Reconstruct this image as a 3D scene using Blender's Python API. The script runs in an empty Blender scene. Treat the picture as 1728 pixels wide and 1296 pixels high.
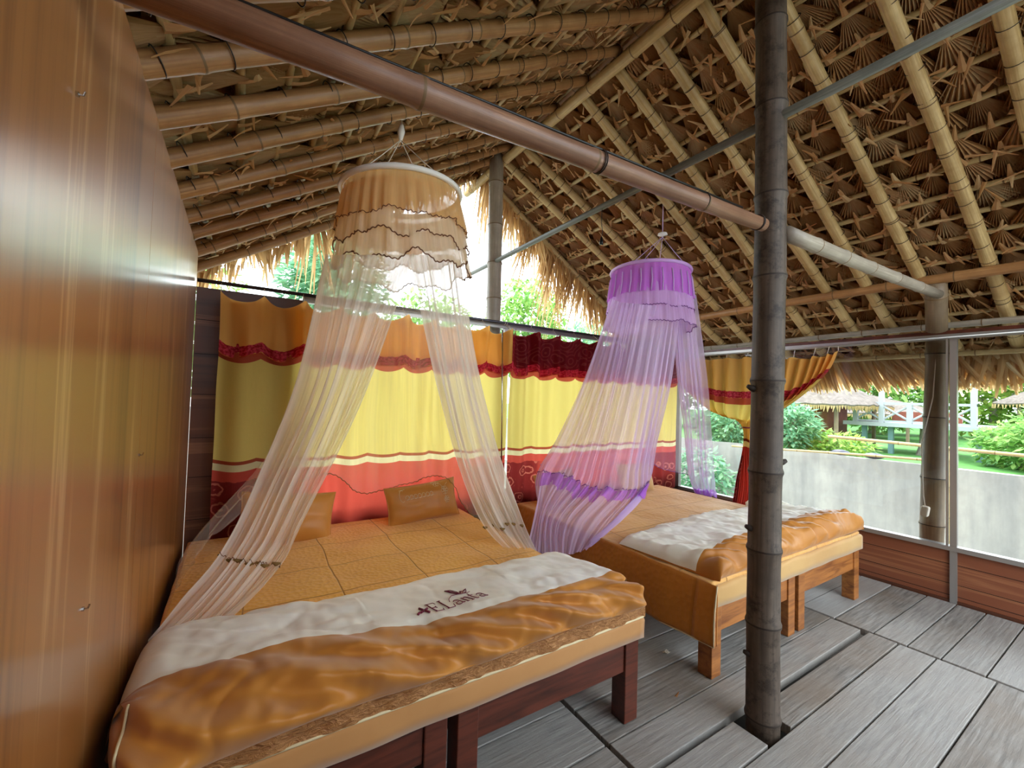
import bpy, math, random
from mathutils import Vector, Matrix, noise
from mathutils.bvhtree import BVHTree
random.seed(7)
PI = math.pi
sc = bpy.context.scene
col = sc.collection
V = Vector

# ------------------------------------------------------------ camera
FPX = 722.0
CAM = V((0, 0, 1.5))
M3 = Matrix(((0.843, -0.041, -0.536), (-0.537, -0.008, -0.844), (0.030, 0.999, -0.029)))
ax = V((M3[0][0], M3[1][0], M3[2][0])).normalized()
az = V((M3[0][2], M3[1][2], M3[2][2])); az = (az - ax * az.dot(ax)).normalized()
ay = az.cross(ax)
M3 = Matrix((ax, ay, az)).transposed()
cd = bpy.data.cameras.new('camera'); cam = bpy.data.objects.new('camera', cd); col.objects.link(cam)
cd.sensor_width = 36; cd.lens = FPX / 1728 * 36; cd.clip_start = 0.02; cd.clip_end = 200
cam.matrix_world = Matrix.Translation(CAM) @ M3.to_4x4()
sc.camera = cam

# ------------------------------------------------------------ sky, light, exposure
w = bpy.data.worlds.new('overcast_sky'); sc.world = w; w.use_nodes = True
nt = w.node_tree; bgn = nt.nodes['Background']
tc = nt.nodes.new('ShaderNodeTexCoord'); sp = nt.nodes.new('ShaderNodeSeparateXYZ'); rp = nt.nodes.new('ShaderNodeValToRGB')
nt.links.new(tc.outputs['Generated'], sp.inputs[0]); nt.links.new(sp.outputs['Z'], rp.inputs[0]); nt.links.new(rp.outputs[0], bgn.inputs[0])
rp.color_ramp.elements[0].position = 0.0; rp.color_ramp.elements[0].color = (0.86, 0.93, 1.0, 1)
rp.color_ramp.elements[1].position = 0.8; rp.color_ramp.elements[1].color = (0.80, 0.90, 1.0, 1)
bgn.inputs[1].default_value = 3.0
sd = bpy.data.lights.new('hazy_sun', 'SUN'); sd.energy = 2.0; sd.angle = math.radians(25); sd.color = (1, 0.95, 0.86)
sun = bpy.data.objects.new('hazy_sun', sd); col.objects.link(sun)
sun.rotation_euler = V((.30, .55, 1.0)).to_track_quat('Z', 'Y').to_euler()
sc.view_settings.view_transform = 'Standard'; sc.view_settings.look = 'None'
sc.view_settings.gamma = 1; sc.view_settings.exposure = 1.22
try: sc.view_settings.use_curve_mapping = False
except Exception: pass
sc.cycles.transparent_max_bounces = 32; sc.cycles.max_bounces = 10; sc.cycles.diffuse_bounces = 6
sc.cycles.caustics_reflective = False; sc.cycles.caustics_refractive = False; sc.cycles.sample_clamp_indirect = 6

# ------------------------------------------------------------ geometry helpers
def ray(px, py): return M3 @ V((px - 864, -(py - 648), -FPX))
def A(px, py, axis, val):
    d = ray(px, py); i = 'xyz'.index(axis)
    return CAM + d * ((val - CAM[i]) / d[i])
RXR, RZR, SL, SR = 2.2, 3.98, .626, .635
def roofz(x): return RZR - (SR * (x - RXR) if x > RXR else SL * (RXR - x))
def nz(*a): return noise.noise(V(a))

class MB:
    def __init__(s): s.v = []; s.f = []; s.m = []; s.uv = []; s.t = []
    def face(s, idx, m=0, uv=None, t=0.5):
        s.f.append(tuple(idx)); s.m.append(m); s.uv.append(uv or [(0, 0)] * len(idx)); s.t.append(t)
    def add(s, pts): b = len(s.v); s.v += [tuple(p) for p in pts]; return b
    def box(s, x0, y0, z0, x1, y1, z1, m=0, t=.5, mat=None):
        P = [V((x, y, z)) for z in (z0, z1) for y in (y0, y1) for x in (x0, x1)]
        if mat: P = [mat @ p for p in P]
        b = s.add(P)
        for q in ((0, 2, 3, 1), (4, 5, 7, 6), (0, 1, 5, 4), (2, 6, 7, 3), (0, 4, 6, 2), (1, 3, 7, 5)):
            s.face([b + k for k in q], m, [(P[k][0] + P[k][1], P[k][2] + P[k][1]) for k in q], t)
    def tube(s, pts, r, n=10, m=0, cap=True, t=.5, v0=0):
        pts = [V(p) for p in pts]; N = len(pts)
        rs = r if hasattr(r, '__len__') else [r] * N
        b0 = len(s.v); up = None; L = v0; Ls = []
        for i, p in enumerate(pts):
            d = (pts[min(i + 1, N - 1)] - pts[max(i - 1, 0)]).normalized()
            if up is None:
                up = V((0, 0, 1)) if abs(d.z) < .9 else V((1, 0, 0))
            a = (up - d * up.dot(d)).normalized(); up = a; c = d.cross(a)
            if i: L += (p - pts[i - 1]).length
            Ls.append(L)
            for k in range(n):
                an = 2 * PI * k / n
                s.v.append(tuple(p + (a * math.cos(an) + c * math.sin(an)) * rs[i]))
        for i in range(N - 1):
            mm = m[i] if isinstance(m, list) else m
            for k in range(n):
                k2 = (k + 1) % n
                s.face([b0 + i * n + k, b0 + i * n + k2, b0 + (i + 1) * n + k2, b0 + (i + 1) * n + k], mm,
                       [(k / n, Ls[i]), ((k + 1) / n, Ls[i]), ((k + 1) / n, Ls[i + 1]), (k / n, Ls[i + 1])], t)
        if cap:
            mm = m[0] if isinstance(m, list) else m
            s.face([b0 + k for k in range(n)][::-1], mm, None, t)
            s.face([b0 + (N - 1) * n + k for k in range(n)], mm, None, t)
    def grid(s, fn, nu, nv, m=0, uvf=None, closeu=False, mf=None, closev=False):
        b = len(s.v)
        for j in range(nv + 1):
            for i in range(nu + 1): s.v.append(tuple(fn(i / nu, j / nv)))
        W = nu + 1
        uvf = uvf or (lambda a, c: (a, c))
        for j in range(nv):
            for i in range(nu):
                q = [(i, j), (i + 1, j), (i + 1, j + 1), (i, j + 1)]
                mm = mf((i + .5) / nu, (j + .5) / nv) if mf else m
                s.face([b + y * W + x for x, y in q], mm, [uvf(x / nu, y / nv) for x, y in q])
    def torus(s, R, r, n=40, k=8, m=0, mat=None):
        pts = []
        b = len(s.v)
        for i in range(n):
            a = 2 * PI * i / n
            for j in range(k):
                c = 2 * PI * j / k
                p = V(((R + r * math.cos(c)) * math.cos(a), (R + r * math.cos(c)) * math.sin(a), r * math.sin(c)))
                s.v.append(tuple(mat @ p if mat else p))
        for i in range(n):
            for j in range(k):
                i2 = (i + 1) % n; j2 = (j + 1) % k
                s.face([b + i * k + j, b + i2 * k + j, b + i2 * k + j2, b + i * k + j2], m)
    def build(s, name, mats, parent=None, smooth=False, bevel=0, sub=0, solid=0, label=None, cat=None, group=None, kind=None):
        me = bpy.data.meshes.new(name)
        me.from_pydata(s.v, [], s.f)
        for mt in (mats if isinstance(mats, (list, tuple)) else [mats]): me.materials.append(mt)
        me.polygons.foreach_set('material_index', s.m)
        uvl = me.uv_layers.new(name='UVMap')
        flat = []
        for u in s.uv:
            for c in u: flat += [c[0], c[1]]
        uvl.data.foreach_set('uv', flat)
        at = me.attributes.new('tint', 'FLOAT', 'FACE'); at.data.foreach_set('value', s.t)
        if smooth: me.polygons.foreach_set('use_smooth', [True] * len(s.f))
        me.update()
        o = bpy.data.objects.new(name, me); col.objects.link(o)
        if parent: o.parent = parent; o.matrix_parent_inverse = Matrix.Translation(-V(parent.location))
        if bevel:
            b = o.modifiers.new('b', 'BEVEL'); b.width = bevel; b.segments = 2; b.limit_method = 'ANGLE'
        if solid:
            b = o.modifiers.new('s', 'SOLIDIFY'); b.thickness = solid; b.offset = 0
        if sub:
            b = o.modifiers.new('u', 'SUBSURF'); b.levels = sub; b.render_levels = sub
        tag(o, label, cat, group, kind)
        return o
def tag(o, label=None, cat=None, group=None, kind=None):
    for k, v in (('label', label), ('category', cat), ('group', group), ('kind', kind)):
        if v: o[k] = v
    return o
def empty(name, loc, label=None, cat=None, group=None):
    o = bpy.data.objects.new(name, None); col.objects.link(o); o.location = loc; o.empty_display_size = .1
    return tag(o, label, cat, group)
def catmull(P, t):
    n = len(P) - 1; x = min(max(t, 0), 1) * n; i = min(int(x), n - 1); f = x - i
    p0 = P[max(i - 1, 0)]; p1 = P[i]; p2 = P[i + 1]; p3 = P[min(i + 2, n)]
    return 0.5 * ((2 * p1) + (p2 - p0) * f + (2 * p0 - 5 * p1 + 4 * p2 - p3) * f * f + (3 * p1 - p0 - 3 * p2 + p3) * f ** 3)

# ------------------------------------------------------------ materials
def srgb(h):
    c = [int(h[i:i + 2], 16) / 255 for i in (0, 2, 4)]
    return tuple((x / 12.92 if x <= .04045 else ((x + .055) / 1.055) ** 2.4) for x in c) + (1,)
class NM:
    def __init__(s, name):
        s.m = bpy.data.materials.new(name); s.m.use_nodes = True; s.t = s.m.node_tree; s.n = s.t.nodes
        s.b = s.n['Principled BSDF']; s.out = s.n['Material Output']
    def N(s, ty, ins=None, **kw):
        x = s.n.new('ShaderNode' + ty)
        for k, v in kw.items(): setattr(x, k, v)
        for k, v in (ins or {}).items():
            if hasattr(v, 'outputs'): s.t.links.new(v.outputs[0], x.inputs[k])
            elif isinstance(v, bpy.types.NodeSocket): s.t.links.new(v, x.inputs[k])
            else: x.inputs[k].default_value = v
        return x
    def L(s, a, b): s.t.links.new(a.outputs[0] if hasattr(a, 'outputs') else a, b)
    def ramp(s, fac, stops, interp='LINEAR'):
        r = s.N('ValToRGB', {0: fac}); r.color_ramp.interpolation = interp; e = r.color_ramp.elements
        while len(e) < len(stops): e.new(1)
        for k, (p, c) in enumerate(stops): e[k].position = p; e[k].color = srgb(c) if isinstance(c, str) else c
        return r
    def coord(s, kind='Object', scale=(1, 1, 1), rot=(0, 0, 0)):
        c = s.N('TexCoord'); mp = s.N('Mapping', {0: c.outputs[kind]}); mp.inputs['Scale'].default_value = scale; mp.inputs['Rotation'].default_value = rot
        return mp
    def noise(s, co, scale, det=4, rough=.55, dist=0):
        return s.N('TexNoise', {'Vector': co, 'Scale': scale, 'Detail': det, 'Roughness': rough, 'Distortion': dist})
    def mix(s, f, a, b, mode='MIX'):
        x = s.N('Mix', data_type='RGBA', blend_type=mode)
        for k, v in ((0, f), (6, a), (7, b)):
            if hasattr(v, 'outputs'): s.t.links.new(v.outputs[2] if v.bl_idname == 'ShaderNodeMix' else v.outputs[0], x.inputs[k])
            elif isinstance(v, bpy.types.NodeSocket): s.t.links.new(v, x.inputs[k])
            else: x.inputs[k].default_value = srgb(v) if isinstance(v, str) else v
        return x
    def math(s, op, a, b=0, c=0):
        return s.N('Math', {0: a, 1: b, 2: c}, operation=op)
    def bump(s, h, st=.3, d=.01):
        x = s.N('Bump', {'Height': h, 'Strength': st, 'Distance': d}); s.L(x, s.b.inputs['Normal']); return x
    def color(s, c):
        if isinstance(c, str): s.b.inputs['Base Color'].default_value = srgb(c)
        else: s.L(c.outputs[2] if c.bl_idname == 'ShaderNodeMix' else c, s.b.inputs['Base Color'])
    def set(s, rough=.6, spec=.5, metal=0):
        s.b.inputs['Roughness'].default_value = rough; s.b.inputs['Specular IOR Level'].default_value = spec; s.b.inputs['Metallic'].default_value = metal; return s
def simple(name, c, rough=.6, spec=.4, metal=0, nscale=0, amt=.15):
    m = NM(name); m.set(rough, spec, metal)
    if nscale:
        n = m.noise(m.coord(), nscale); lo = tuple(x * (1 - amt) for x in srgb(c)[:3]) + (1,); hi = tuple(min(1, x * (1 + amt)) for x in srgb(c)[:3]) + (1,)
        m.color(m.ramp(n, [(.3, lo), (.7, hi)]))
    else: m.color(c)
    return m.m

def bamboo(name, lo, hi, spot=None, rough=.45):
    m = NM(name); m.set(rough, .4)
    uv = m.coord('UV', (9, .9, 1)); n = m.noise(uv, 3, 5); n2 = m.noise(m.coord('Object'), 5, 5, .65)
    c = m.mix(m.ramp(n2, [(.35, '000000'), (.7, 'ffffff')]), m.ramp(n, [(.3, lo), (.7, hi)]), lo)
    if spot:
        sp_ = m.ramp(m.noise(m.coord('Object'), 9, 8, .75), [(.5, '000000'), (.62, 'ffffff')]); c = m.mix(sp_, c, spot)
    m.color(c); m.bump(m.noise(m.coord('UV', (20, 1.2, 1)), 6, 3), .15, .004)
    return m.m
MAT = {}
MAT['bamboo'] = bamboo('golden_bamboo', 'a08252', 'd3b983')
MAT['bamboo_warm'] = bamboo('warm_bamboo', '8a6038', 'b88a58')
MAT['bamboo_beam'] = bamboo('brown_bamboo', '755340', 'a0785c', rough=.4)
MAT['bamboo_post'] = bamboo('weathered_dark_bamboo', '40342a', '66584a', spot='2c2118', rough=.6)
MAT['bamboo_grey'] = bamboo('grey_bamboo', '8e8476', 'b9ae9c')
MAT['bamboo_out'] = bamboo('outdoor_bamboo', '6b5a46', '8f7a5e')
MAT['grey_pole'] = bamboo('greyish_green_pole', '55554d', '7c7c70')
MAT['node'] = simple('bamboo_node', '6d5334', .6)
MAT['node_dark'] = simple('dark_bamboo_node', '2f251d', .7)
MAT['batten'] = bamboo('pale_split_bamboo', 'a48a5c', 'cdb888')
MAT['wire'] = simple('rusted_wire', '2c211b', .6)
# palm leaf thatch
m = NM('dry_palm_leaf'); m.set(.75, .2)
at = m.N('Attribute', attribute_name='tint'); n = m.noise(m.coord('UV', (14, 1, 1)), 4, 3)
c = m.ramp(at.outputs['Fac'], [(0, '8a5c36'), (.25, 'b47f4e'), (.5, 'c79c66'), (.75, 'd6a878'), (1, 'e0c898')])
c2 = m.mix(m.math('MULTIPLY', n, .7), c, '8a5c36', 'MIX'); m.color(c2)
tr = m.N('BsdfTranslucent'); m.L(c2.outputs[2], tr.inputs[0]); mx = m.N('MixShader', {0: .18}); m.L(m.b, mx.inputs[1]); m.L(tr, mx.inputs[2]); m.L(mx, m.out.inputs[0])
MAT['leaf'] = m.m
m = NM('pale_straw_leaf'); m.set(.7, .2); at = m.N('Attribute', attribute_name='tint'); c = m.ramp(at.outputs['Fac'], [(0, 'a88256'), (.5, 'd8b682'), (1, 'eddcb0')]); m.color(c)
tr = m.N('BsdfTranslucent'); m.L(c, tr.inputs[0]); mx = m.N('MixShader', {0: .6}); m.L(m.b, mx.inputs[1]); m.L(tr, mx.inputs[2]); m.L(mx, m.out.inputs[0]); MAT['leaf_pale'] = m.m
m = NM('thatch_backing'); m.set(.9, .1)
m.color(m.ramp(m.noise(m.coord('Object', (2, 8, 1)), 12, 6, .7), [(.3, '6a4526'), (.7, 'b08250')])); m.bump(m.noise(m.coord('Object', (2, 10, 2)), 12, 4), .8, .03)
MAT['thatch'] = m.m
# walls
def laminate(name, sc_, dark, mid, light, rough, vertical=True, coat=0.0):
    m = NM(name); m.set(rough, .5)
    co = m.coord('Object', sc_); n = m.noise(co, 1, 5, .6); 
    sc2 = tuple(x * 4 for x in sc_); n2 = m.noise(m.coord('Object', sc2), 1, 3)
    c = m.mix(m.math('MULTIPLY', n2, .3), m.ramp(n, [(.3, dark), (.46, mid), (.58, mid), (.64, light), (.69, mid)]), mid)
    m.color(c); m.b.inputs['Coat Weight'].default_value = coat; m.b.inputs['Coat Roughness'].default_value = .22
    return m.m
MAT['wall_left'] = laminate('cherry_laminate', (1, 9, .25), '6c3f1c', 'a26a36', 'cfa06a', .30, coat=1.0)
MAT['wall_back'] = laminate('dark_brown_laminate', (.3, 1, 10), '3a2017', '55301f', '7a5238', .4)
MAT['wall_right'] = laminate('red_brown_laminate', (1, .3, 11), '5c3220', '7c4830', '966242', .35)
MAT['seam'] = simple('dark_seam', '1c120c', .8)
MAT['alu'] = simple('aluminium_frame', 'a8a6a2', .35, .5, .7)
MAT['alu_white'] = simple('pale_aluminium_sill', 'd6dde2', .4, .5, .2)
MAT['steel_dark'] = simple('dark_steel_rail', '45454f', .35, .5, .6)
MAT['chrome'] = simple('chrome', 'c8c8c8', .2, .5, 1)
m = NM('window_glass'); g = m.N('BsdfGlossy', {'Roughness': .02}); t = m.N('BsdfTransparent', {'Color': (.97, .985, .98, 1)})
fr = m.N('Fresnel', {'IOR': 1.35}); mx = m.N('MixShader', {0: fr}); m.L(t, mx.inputs[1]); m.L(g, mx.inputs[2]); m.L(mx, m.out.inputs[0]); MAT['glass'] = m.m
# floor
m = NM('weathered_planks'); m.set(.62, .35)
at = m.N('Attribute', attribute_name='tint')
n = m.noise(m.coord('Object', (1.2, 22, 1)), 3, 6, .65, .4); n2 = m.noise(m.coord('Object', (1, 1, 1)), 1.6, 5, .6); n3 = m.noise(m.coord('Object', (30, 2, 1)), 4, 2)
c = m.mix(m.ramp(n, [(.35, '000000'), (.62, 'ffffff')]), '605d59', '9b9891'); c = m.mix(m.ramp(n2, [(.4, '000000'), (.7, 'ffffff')]), c, '7d6f60'); c = m.mix(m.math('MULTIPLY', at.outputs['Fac'], .5), c, 'b4b2ad')
c = m.mix(m.ramp(n3, [(.62, '000000'), (.75, '777777')]), c, 'bdbab4')
m.color(c); m.bump(n, .5, .006); MAT['floor'] = m.m
# bed wood
def wood(name, d, l, rough=.35):
    m = NM(name); m.set(rough, .5); n = m.noise(m.coord('Object', (1.5, 6, 14)), 2.2, 5, .6, .8)
    m.color(m.ramp(n, [(.3, d), (.6, l)])); return m.m
MAT['wood_red'] = wood('dark_red_wood', '38190f', '5e2c1d')
MAT['wood_orange'] = wood('orange_wood', '6e3d1e', 'a66a34')
# fabrics
def cloth(name, c, c2, rough=.75, bs=60, bst=.12, sheen=.3, w=None, trans=0):
    m = NM(name); m.set(rough, .25); m.b.inputs['Sheen Weight'].default_value = sheen
    n = m.noise(m.coord('Object'), 2.5, 4)
    cc = m.ramp(n, [(.35, c), (.7, c2)]); m.color(cc)
    nb = m.noise(m.coord('Object'), bs, 3)
    m.bump(nb, bst, .004); return m.m
MAT['gold_satin'] = cloth('gold_satin', 'aa6c26', 'be8036', .42, 18, .1, .2)
MAT['cream'] = cloth('cream_cotton', 'e2decb', 'ebe9e2', .6, 9, .3)
MAT['tan_sheet'] = cloth('tan_sheet', 'b07c46', 'bd8b54', .6, 30, .05)
MAT['yellow_sheet'] = cloth('pale_gold_sheet', 'b68c50', 'c29c60', .6, 30, .05)
MAT['piping'] = simple('pale_piping', 'd9c9a0', .6)
MAT['purple_dark'] = simple('dark_plum_fabric', '4d2230', .8)  # dark plum fabric in one even colour
def quilt(name, a, b, crease, spx, spy, ox, oy, bs):
    m = NM(name); m.set(.6, .25); m.b.inputs['Sheen Weight'].default_value = .2
    co = m.coord('Object'); n = m.noise(co, 3, 4)
    base = m.ramp(n, [(.3, a), (.7, b)])
    xyz = m.N('SeparateXYZ', {0: co}); 
    wob = m.math('MULTIPLY', m.noise(co, 2.3, 2), .05)
    def line(ch, sp_, off):
        v = m.math('ADD', xyz.outputs[ch], wob); v = m.math('ADD', v, off); v = m.math('DIVIDE', v, sp_); v = m.math('FRACT', v); v = m.math('SUBTRACT', v, .5); v = m.math('ABSOLUTE', v)
        return m.ramp(v, [(0, 'ffffff'), (.012 / sp_ * .45, '000000')])
    ln = m.mix(1.0, line('X', spx, ox), line('Y', spy, oy), 'LIGHTEN')
    cc = m.mix(m.math('MULTIPLY', ln.outputs[2], .6), base, crease); m.color(cc)
    vo = m.N('TexVoronoi', {'Vector': co, 'Scale': bs}); n3 = m.noise(co, 7, 3)
    h = m.math('ADD', vo.outputs['Distance'], m.math('MULTIPLY', ln.outputs[2], -2)); h = m.math('ADD', h, m.math('MULTIPLY', n3, 1.5))
    m.bump(h, .55, .007); return m.m
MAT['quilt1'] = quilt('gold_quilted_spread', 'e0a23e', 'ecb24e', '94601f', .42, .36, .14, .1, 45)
MAT['quilt2'] = quilt('pale_gold_quilted_spread', 'c98f45', 'dcaa60', '8a5a28', .55, .33, .1, .2, 26)
MAT['drape'] = quilt('orange_gold_quilted_drape', 'b5701e', 'c9832c', '9a5c18', 5, 5, 1, 1, 30)
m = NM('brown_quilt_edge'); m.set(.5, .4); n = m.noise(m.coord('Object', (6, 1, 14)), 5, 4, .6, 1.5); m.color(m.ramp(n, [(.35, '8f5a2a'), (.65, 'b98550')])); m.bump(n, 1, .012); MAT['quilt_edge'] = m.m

# curtain: UV.y = metres below the curtain top, UV.x = metres across
def curtain(name, dark_valance, trans=.62):
    m = NM(name); m.set(.6, .2); uv = m.coord('UV'); s = m.N('SeparateXYZ', {0: uv}); u = s.outputs[0]; v = s.outputs[1]
    n1 = m.noise(m.coord('UV', (28, 12, 1)), 1, 3)
    vv = m.math('ADD', v, m.math('MULTIPLY', m.math('SUBTRACT', n1, .5), .025))
    pos = lambda a: a / 2.0
    vs = m.math('DIVIDE', v, 2.0); vvs = m.math('DIVIDE', vv, 2.0)
    gold = 'f0bd68' if not dark_valance else '7c1420'
    base = m.ramp(vs, [(0, gold), (pos(.35), 'c05438'), (pos(.42), 'f8e07c'), (pos(1.10), 'b85436'), (pos(1.125), 'fbeeb4'), (pos(1.165), 'e05a48')], 'CONSTANT')
    # ragged red lace at the valance hem
    lace = m.ramp(vvs, [(0, '000000'), (pos(.285), 'ffffff'), (pos(.345), '000000')], 'CONSTANT')
    fl = m.ramp(m.noise(m.coord('UV', (60, 60, 1)), 1, 3), [(.42, 'a31c2c'), (.58, 'd5455a')])
    c = m.mix(lace, base, fl)
    if dark_valance:
        vo = m.N('TexVoronoi', {'Vector': m.coord('UV', (8, 8, 1)), 'Scale': 1.0}); wv = m.math('SINE', m.math('MULTIPLY', vo.outputs['Distance'], 26))
        inside = m.ramp(vs, [(0, 'ffffff'), (pos(.27), '000000')], 'CONSTANT'); pt = m.math('MULTIPLY', m.ramp(wv, [(.55, '000000'), (.75, 'ffffff')]), inside)
        c = m.mix(m.math('MULTIPLY', pt, .45), c, 'a8554a')
    # roses at the bottom
    vo = m.N('TexVoronoi', {'Vector': m.coord('UV', (7, 7, 1)), 'Scale': 1.0})
    rings = m.math('SINE', m.math('ADD', m.math('MULTIPLY', vo.outputs['Distance'], 30), m.math('MULTIPLY', m.noise(m.coord('UV'), 18, 3), 9)))
    zone = m.ramp(vvs, [(0, '000000'), (pos(1.24), 'ffffff'), (.9, 'ffffff')], 'CONSTANT')
    rose = m.ramp(rings, [(.3, '6e1420'), (.5, 'b8383a'), (.8, 'd4836a')]); disc = m.ramp(vo.outputs['Distance'], [(.38, 'ffffff'), (.5, '000000')])
    cr = m.mix(disc, '7a1822', rose)
    patch = m.math('MULTIPLY', zone, m.ramp(m.math('COSINE', m.math('MULTIPLY', u, 2.8)), [(.35, '000000'), (.6, 'ffffff')]))
    c = m.mix(m.math('MULTIPLY', patch, .75), c, cr)
    m.color(c)
    tr = m.N('BsdfTranslucent'); m.L(c.outputs[2], tr.inputs[0]); mx = m.N('MixShader', {0: trans}); m.L(m.b, mx.inputs[1]); m.L(tr, mx.inputs[2]); m.L(mx, m.out.inputs[0])
    m.bump(m.noise(m.coord('UV', (6, 1.5, 1)), 3, 3), .25, .02)
    return m.m
MAT['curtain_gold'] = curtain('gold_valance_curtain', False)
MAT['curtain_red'] = curtain('crimson_valance_curtain', True)

def netting(name, c, alo, ahi, freq=90):
    m = NM(name); uv = m.coord('UV', (freq, 1.2, 1)); n = m.noise(uv, 1, 3, .6)
    n2 = m.noise(m.coord('UV', (freq * .18, .6, 1)), 1, 2)
    f = m.ramp(m.math('MULTIPLY_ADD', n2, .6, m.math('MULTIPLY', n, .4)), [(.35, (alo,) * 3 + (1,)), (.65, (ahi,) * 3 + (1,))])
    d = m.N('BsdfDiffuse', {'Color': srgb(c)}); t = m.N('BsdfTranslucent', {'Color': srgb(c)}); a = m.N('MixShader', {0: .5}); m.L(d, a.inputs[1]); m.L(t, a.inputs[2])
    tp = m.N('BsdfTransparent'); mx = m.N('MixShader', {0: f}); m.L(tp, mx.inputs[1]); m.L(a, mx.inputs[2]); m.L(mx, m.out.inputs[0]); return m.m
MAT['net_cream'] = netting('cream_netting', 'f2ebe2', .46, .76)
MAT['net_cream_thin'] = netting('thin_cream_netting', 'efe6da', .14, .28)
MAT['ruffle_cream'] = netting('cream_ruffle', 'f2dcba', .55, .78, 40)
MAT['ruffle_gold'] = netting('gold_ruffle', 'ecc488', .74, .9, 40)
MAT['net_purple'] = netting('lilac_netting', 'e6d2f6', .40, .68)
MAT['net_purple_thin'] = netting('thin_lilac_netting', 'dcc2f0', .12, .28)
MAT['ruffle_purple'] = netting('lilac_ruffle', 'eccbfa', .5, .72, 40)
MAT['ruffle_violet'] = netting('violet_ruffle', 'dc8aea', .75, .9, 40)
MAT['trim_purple'] = netting('violet_trim', 'cc88ea', .5, .8, 60)
MAT['brown_trim'] = simple('brown_hem_trim', '6b452f', .8)
MAT['hem_knot'] = simple('olive_hem_knot', '6e5426', .8)
MAT['plum_hem'] = simple('plum_hem_trim', '7a4f8a', .8)
MAT['white_plastic'] = simple('white_plastic', 'e6e2dc', .4)
MAT['lilac_band'] = simple('lilac_satin_band', 'c9a0dd', .5)
MAT['string_white'] = simple('white_string', 'd9cfc0', .7)
MAT['string_lilac'] = simple('lilac_string', 'c7b0d8', .7)
MAT['embroidery'] = simple('maroon_embroidery', '6b1433', .6)
MAT['embroidery_pale'] = simple('pale_embroidery', 'd8c9a8', .6)
MAT['black'] = simple('black_plastic', '161616', .4)
# outdoors
m = NM('stained_concrete'); m.set(.85, .2); n = m.noise(m.coord('Object', (1, .9, .5)), 2.2, 7, .7); n2 = m.noise(m.coord('Object', (1, 5, .5)), 1.2, 4)
c = m.mix(m.ramp(n2, [(.42, '000000'), (.70, 'aaaaaa')]), m.ramp(n, [(.3, '8f8c86'), (.65, 'b0aca2')]), '6c6f72'); m.color(c); MAT['concrete'] = m.m
def foliage(name, a, b, cc):
    m = NM(name); m.set(.6, .3); at = m.N('Attribute', attribute_name='tint'); c = m.ramp(at.outputs['Fac'], [(0, a), (.5, b), (1, cc)]); m.color(c)
    tr = m.N('BsdfTranslucent'); m.L(c, tr.inputs[0]); mx = m.N('MixShader', {0: .45}); m.L(m.b, mx.inputs[1]); m.L(tr, mx.inputs[2]); m.L(mx, m.out.inputs[0]); return m.m
MAT['green'] = foliage('fresh_leaves', '6a9c50', '8cb862', 'b8d07c')
MAT['green_blue'] = foliage('bluish_leaves', '6aa080', '86b88e', 'aed0a6')
MAT['green_yellow'] = foliage('yellow_green_leaves', '6a9440', '94b450', 'bccb6a')
MAT['grass'] = simple('short_grass', '5a8a4a', .9, .1, 0, 6, .25)
MAT['earth'] = simple('grey_gravel_ground', '8a8a80', .9, .1, 0, 3, .2)
MAT['shade_soil'] = simple('shade_darkened_soil', '2a2520', .95, .1, 0, 5, .3)  # ground colour darkened to paint in the shade below the floor
MAT['straw'] = simple('grey_straw_roof', '6f665f', .9, .1, 0, 14, .25)
MAT['straw_edge'] = simple('straw_roof_edge', 'a58c62', .9, .1, 0, 14, .25)
MAT['white_paint'] = simple('white_painted_wood', '9ea2a4', .6)
MAT['green_paint'] = simple('grey_green_post_paint', '5f8080', .6)
MAT['brick'] = simple('brown_panel', '7a4636', .8, .2, 0, 8, .2)
MAT['trunk'] = simple('grey_tree_trunk', '8d877c', .9, .1, 0, 10, .25)

# ------------------------------------------------------------ poles
def pole_pts(p0, p1, r0, r1, spacing, bend, seed):
    rnd = random.Random(seed); p0 = V(p0); p1 = V(p1); L = (p1 - p0).length; d = (p1 - p0) / L
    side = d.cross(V((0, 0, 1))) if abs(d.z) < .9 else V((1, 0, 0)); side.normalize(); up = side.cross(d)
    pts, rs, ms = [], [], []
    ph = rnd.random() * 6; t = 0; nxt = spacing * rnd.uniform(.3, 1)
    def P(t): return p0 + d * t + side * bend * math.sin(t * 1.3 + ph) + up * bend * math.sin(t * 1.7 + ph * 2)
    def R(t): return r0 + (r1 - r0) * t / L
    pts.append(P(0)); rs.append(R(0))
    while nxt < L - .03:
        for o_, k, mm in ((-.10, 1.0, 0), (-.02, 1.02, 0), (-.004, 1.1, 0), (.004, 1.1, 1), (.02, 1.02, 0)):
            if nxt + o_ > t: pts.append(P(nxt + o_)); rs.append(R(nxt + o_) * k); ms.append(mm)
        t = nxt + .02; nxt += spacing * rnd.uniform(.8, 1.2)
    pts.append(P(L)); rs.append(R(L)); ms.append(0)
    return pts, rs, ms
def pole(name, p0, p1, r0, r1, mat, label=None, cat=None, group=None, spacing=.33, bend=.006, n=14, parent=None, nodemat='node', seed=None):
    seed = seed if seed is not None else random.randrange(9999)
    pts, rs, ms = pole_pts(p0, p1, r0, r1, spacing, bend, seed)
    mb = MB(); mb.tube(pts, rs, n, ms)
    return mb.build(name, [mat, MAT[nodemat]], parent, smooth=True, label=label, cat=cat, group=group)
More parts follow.
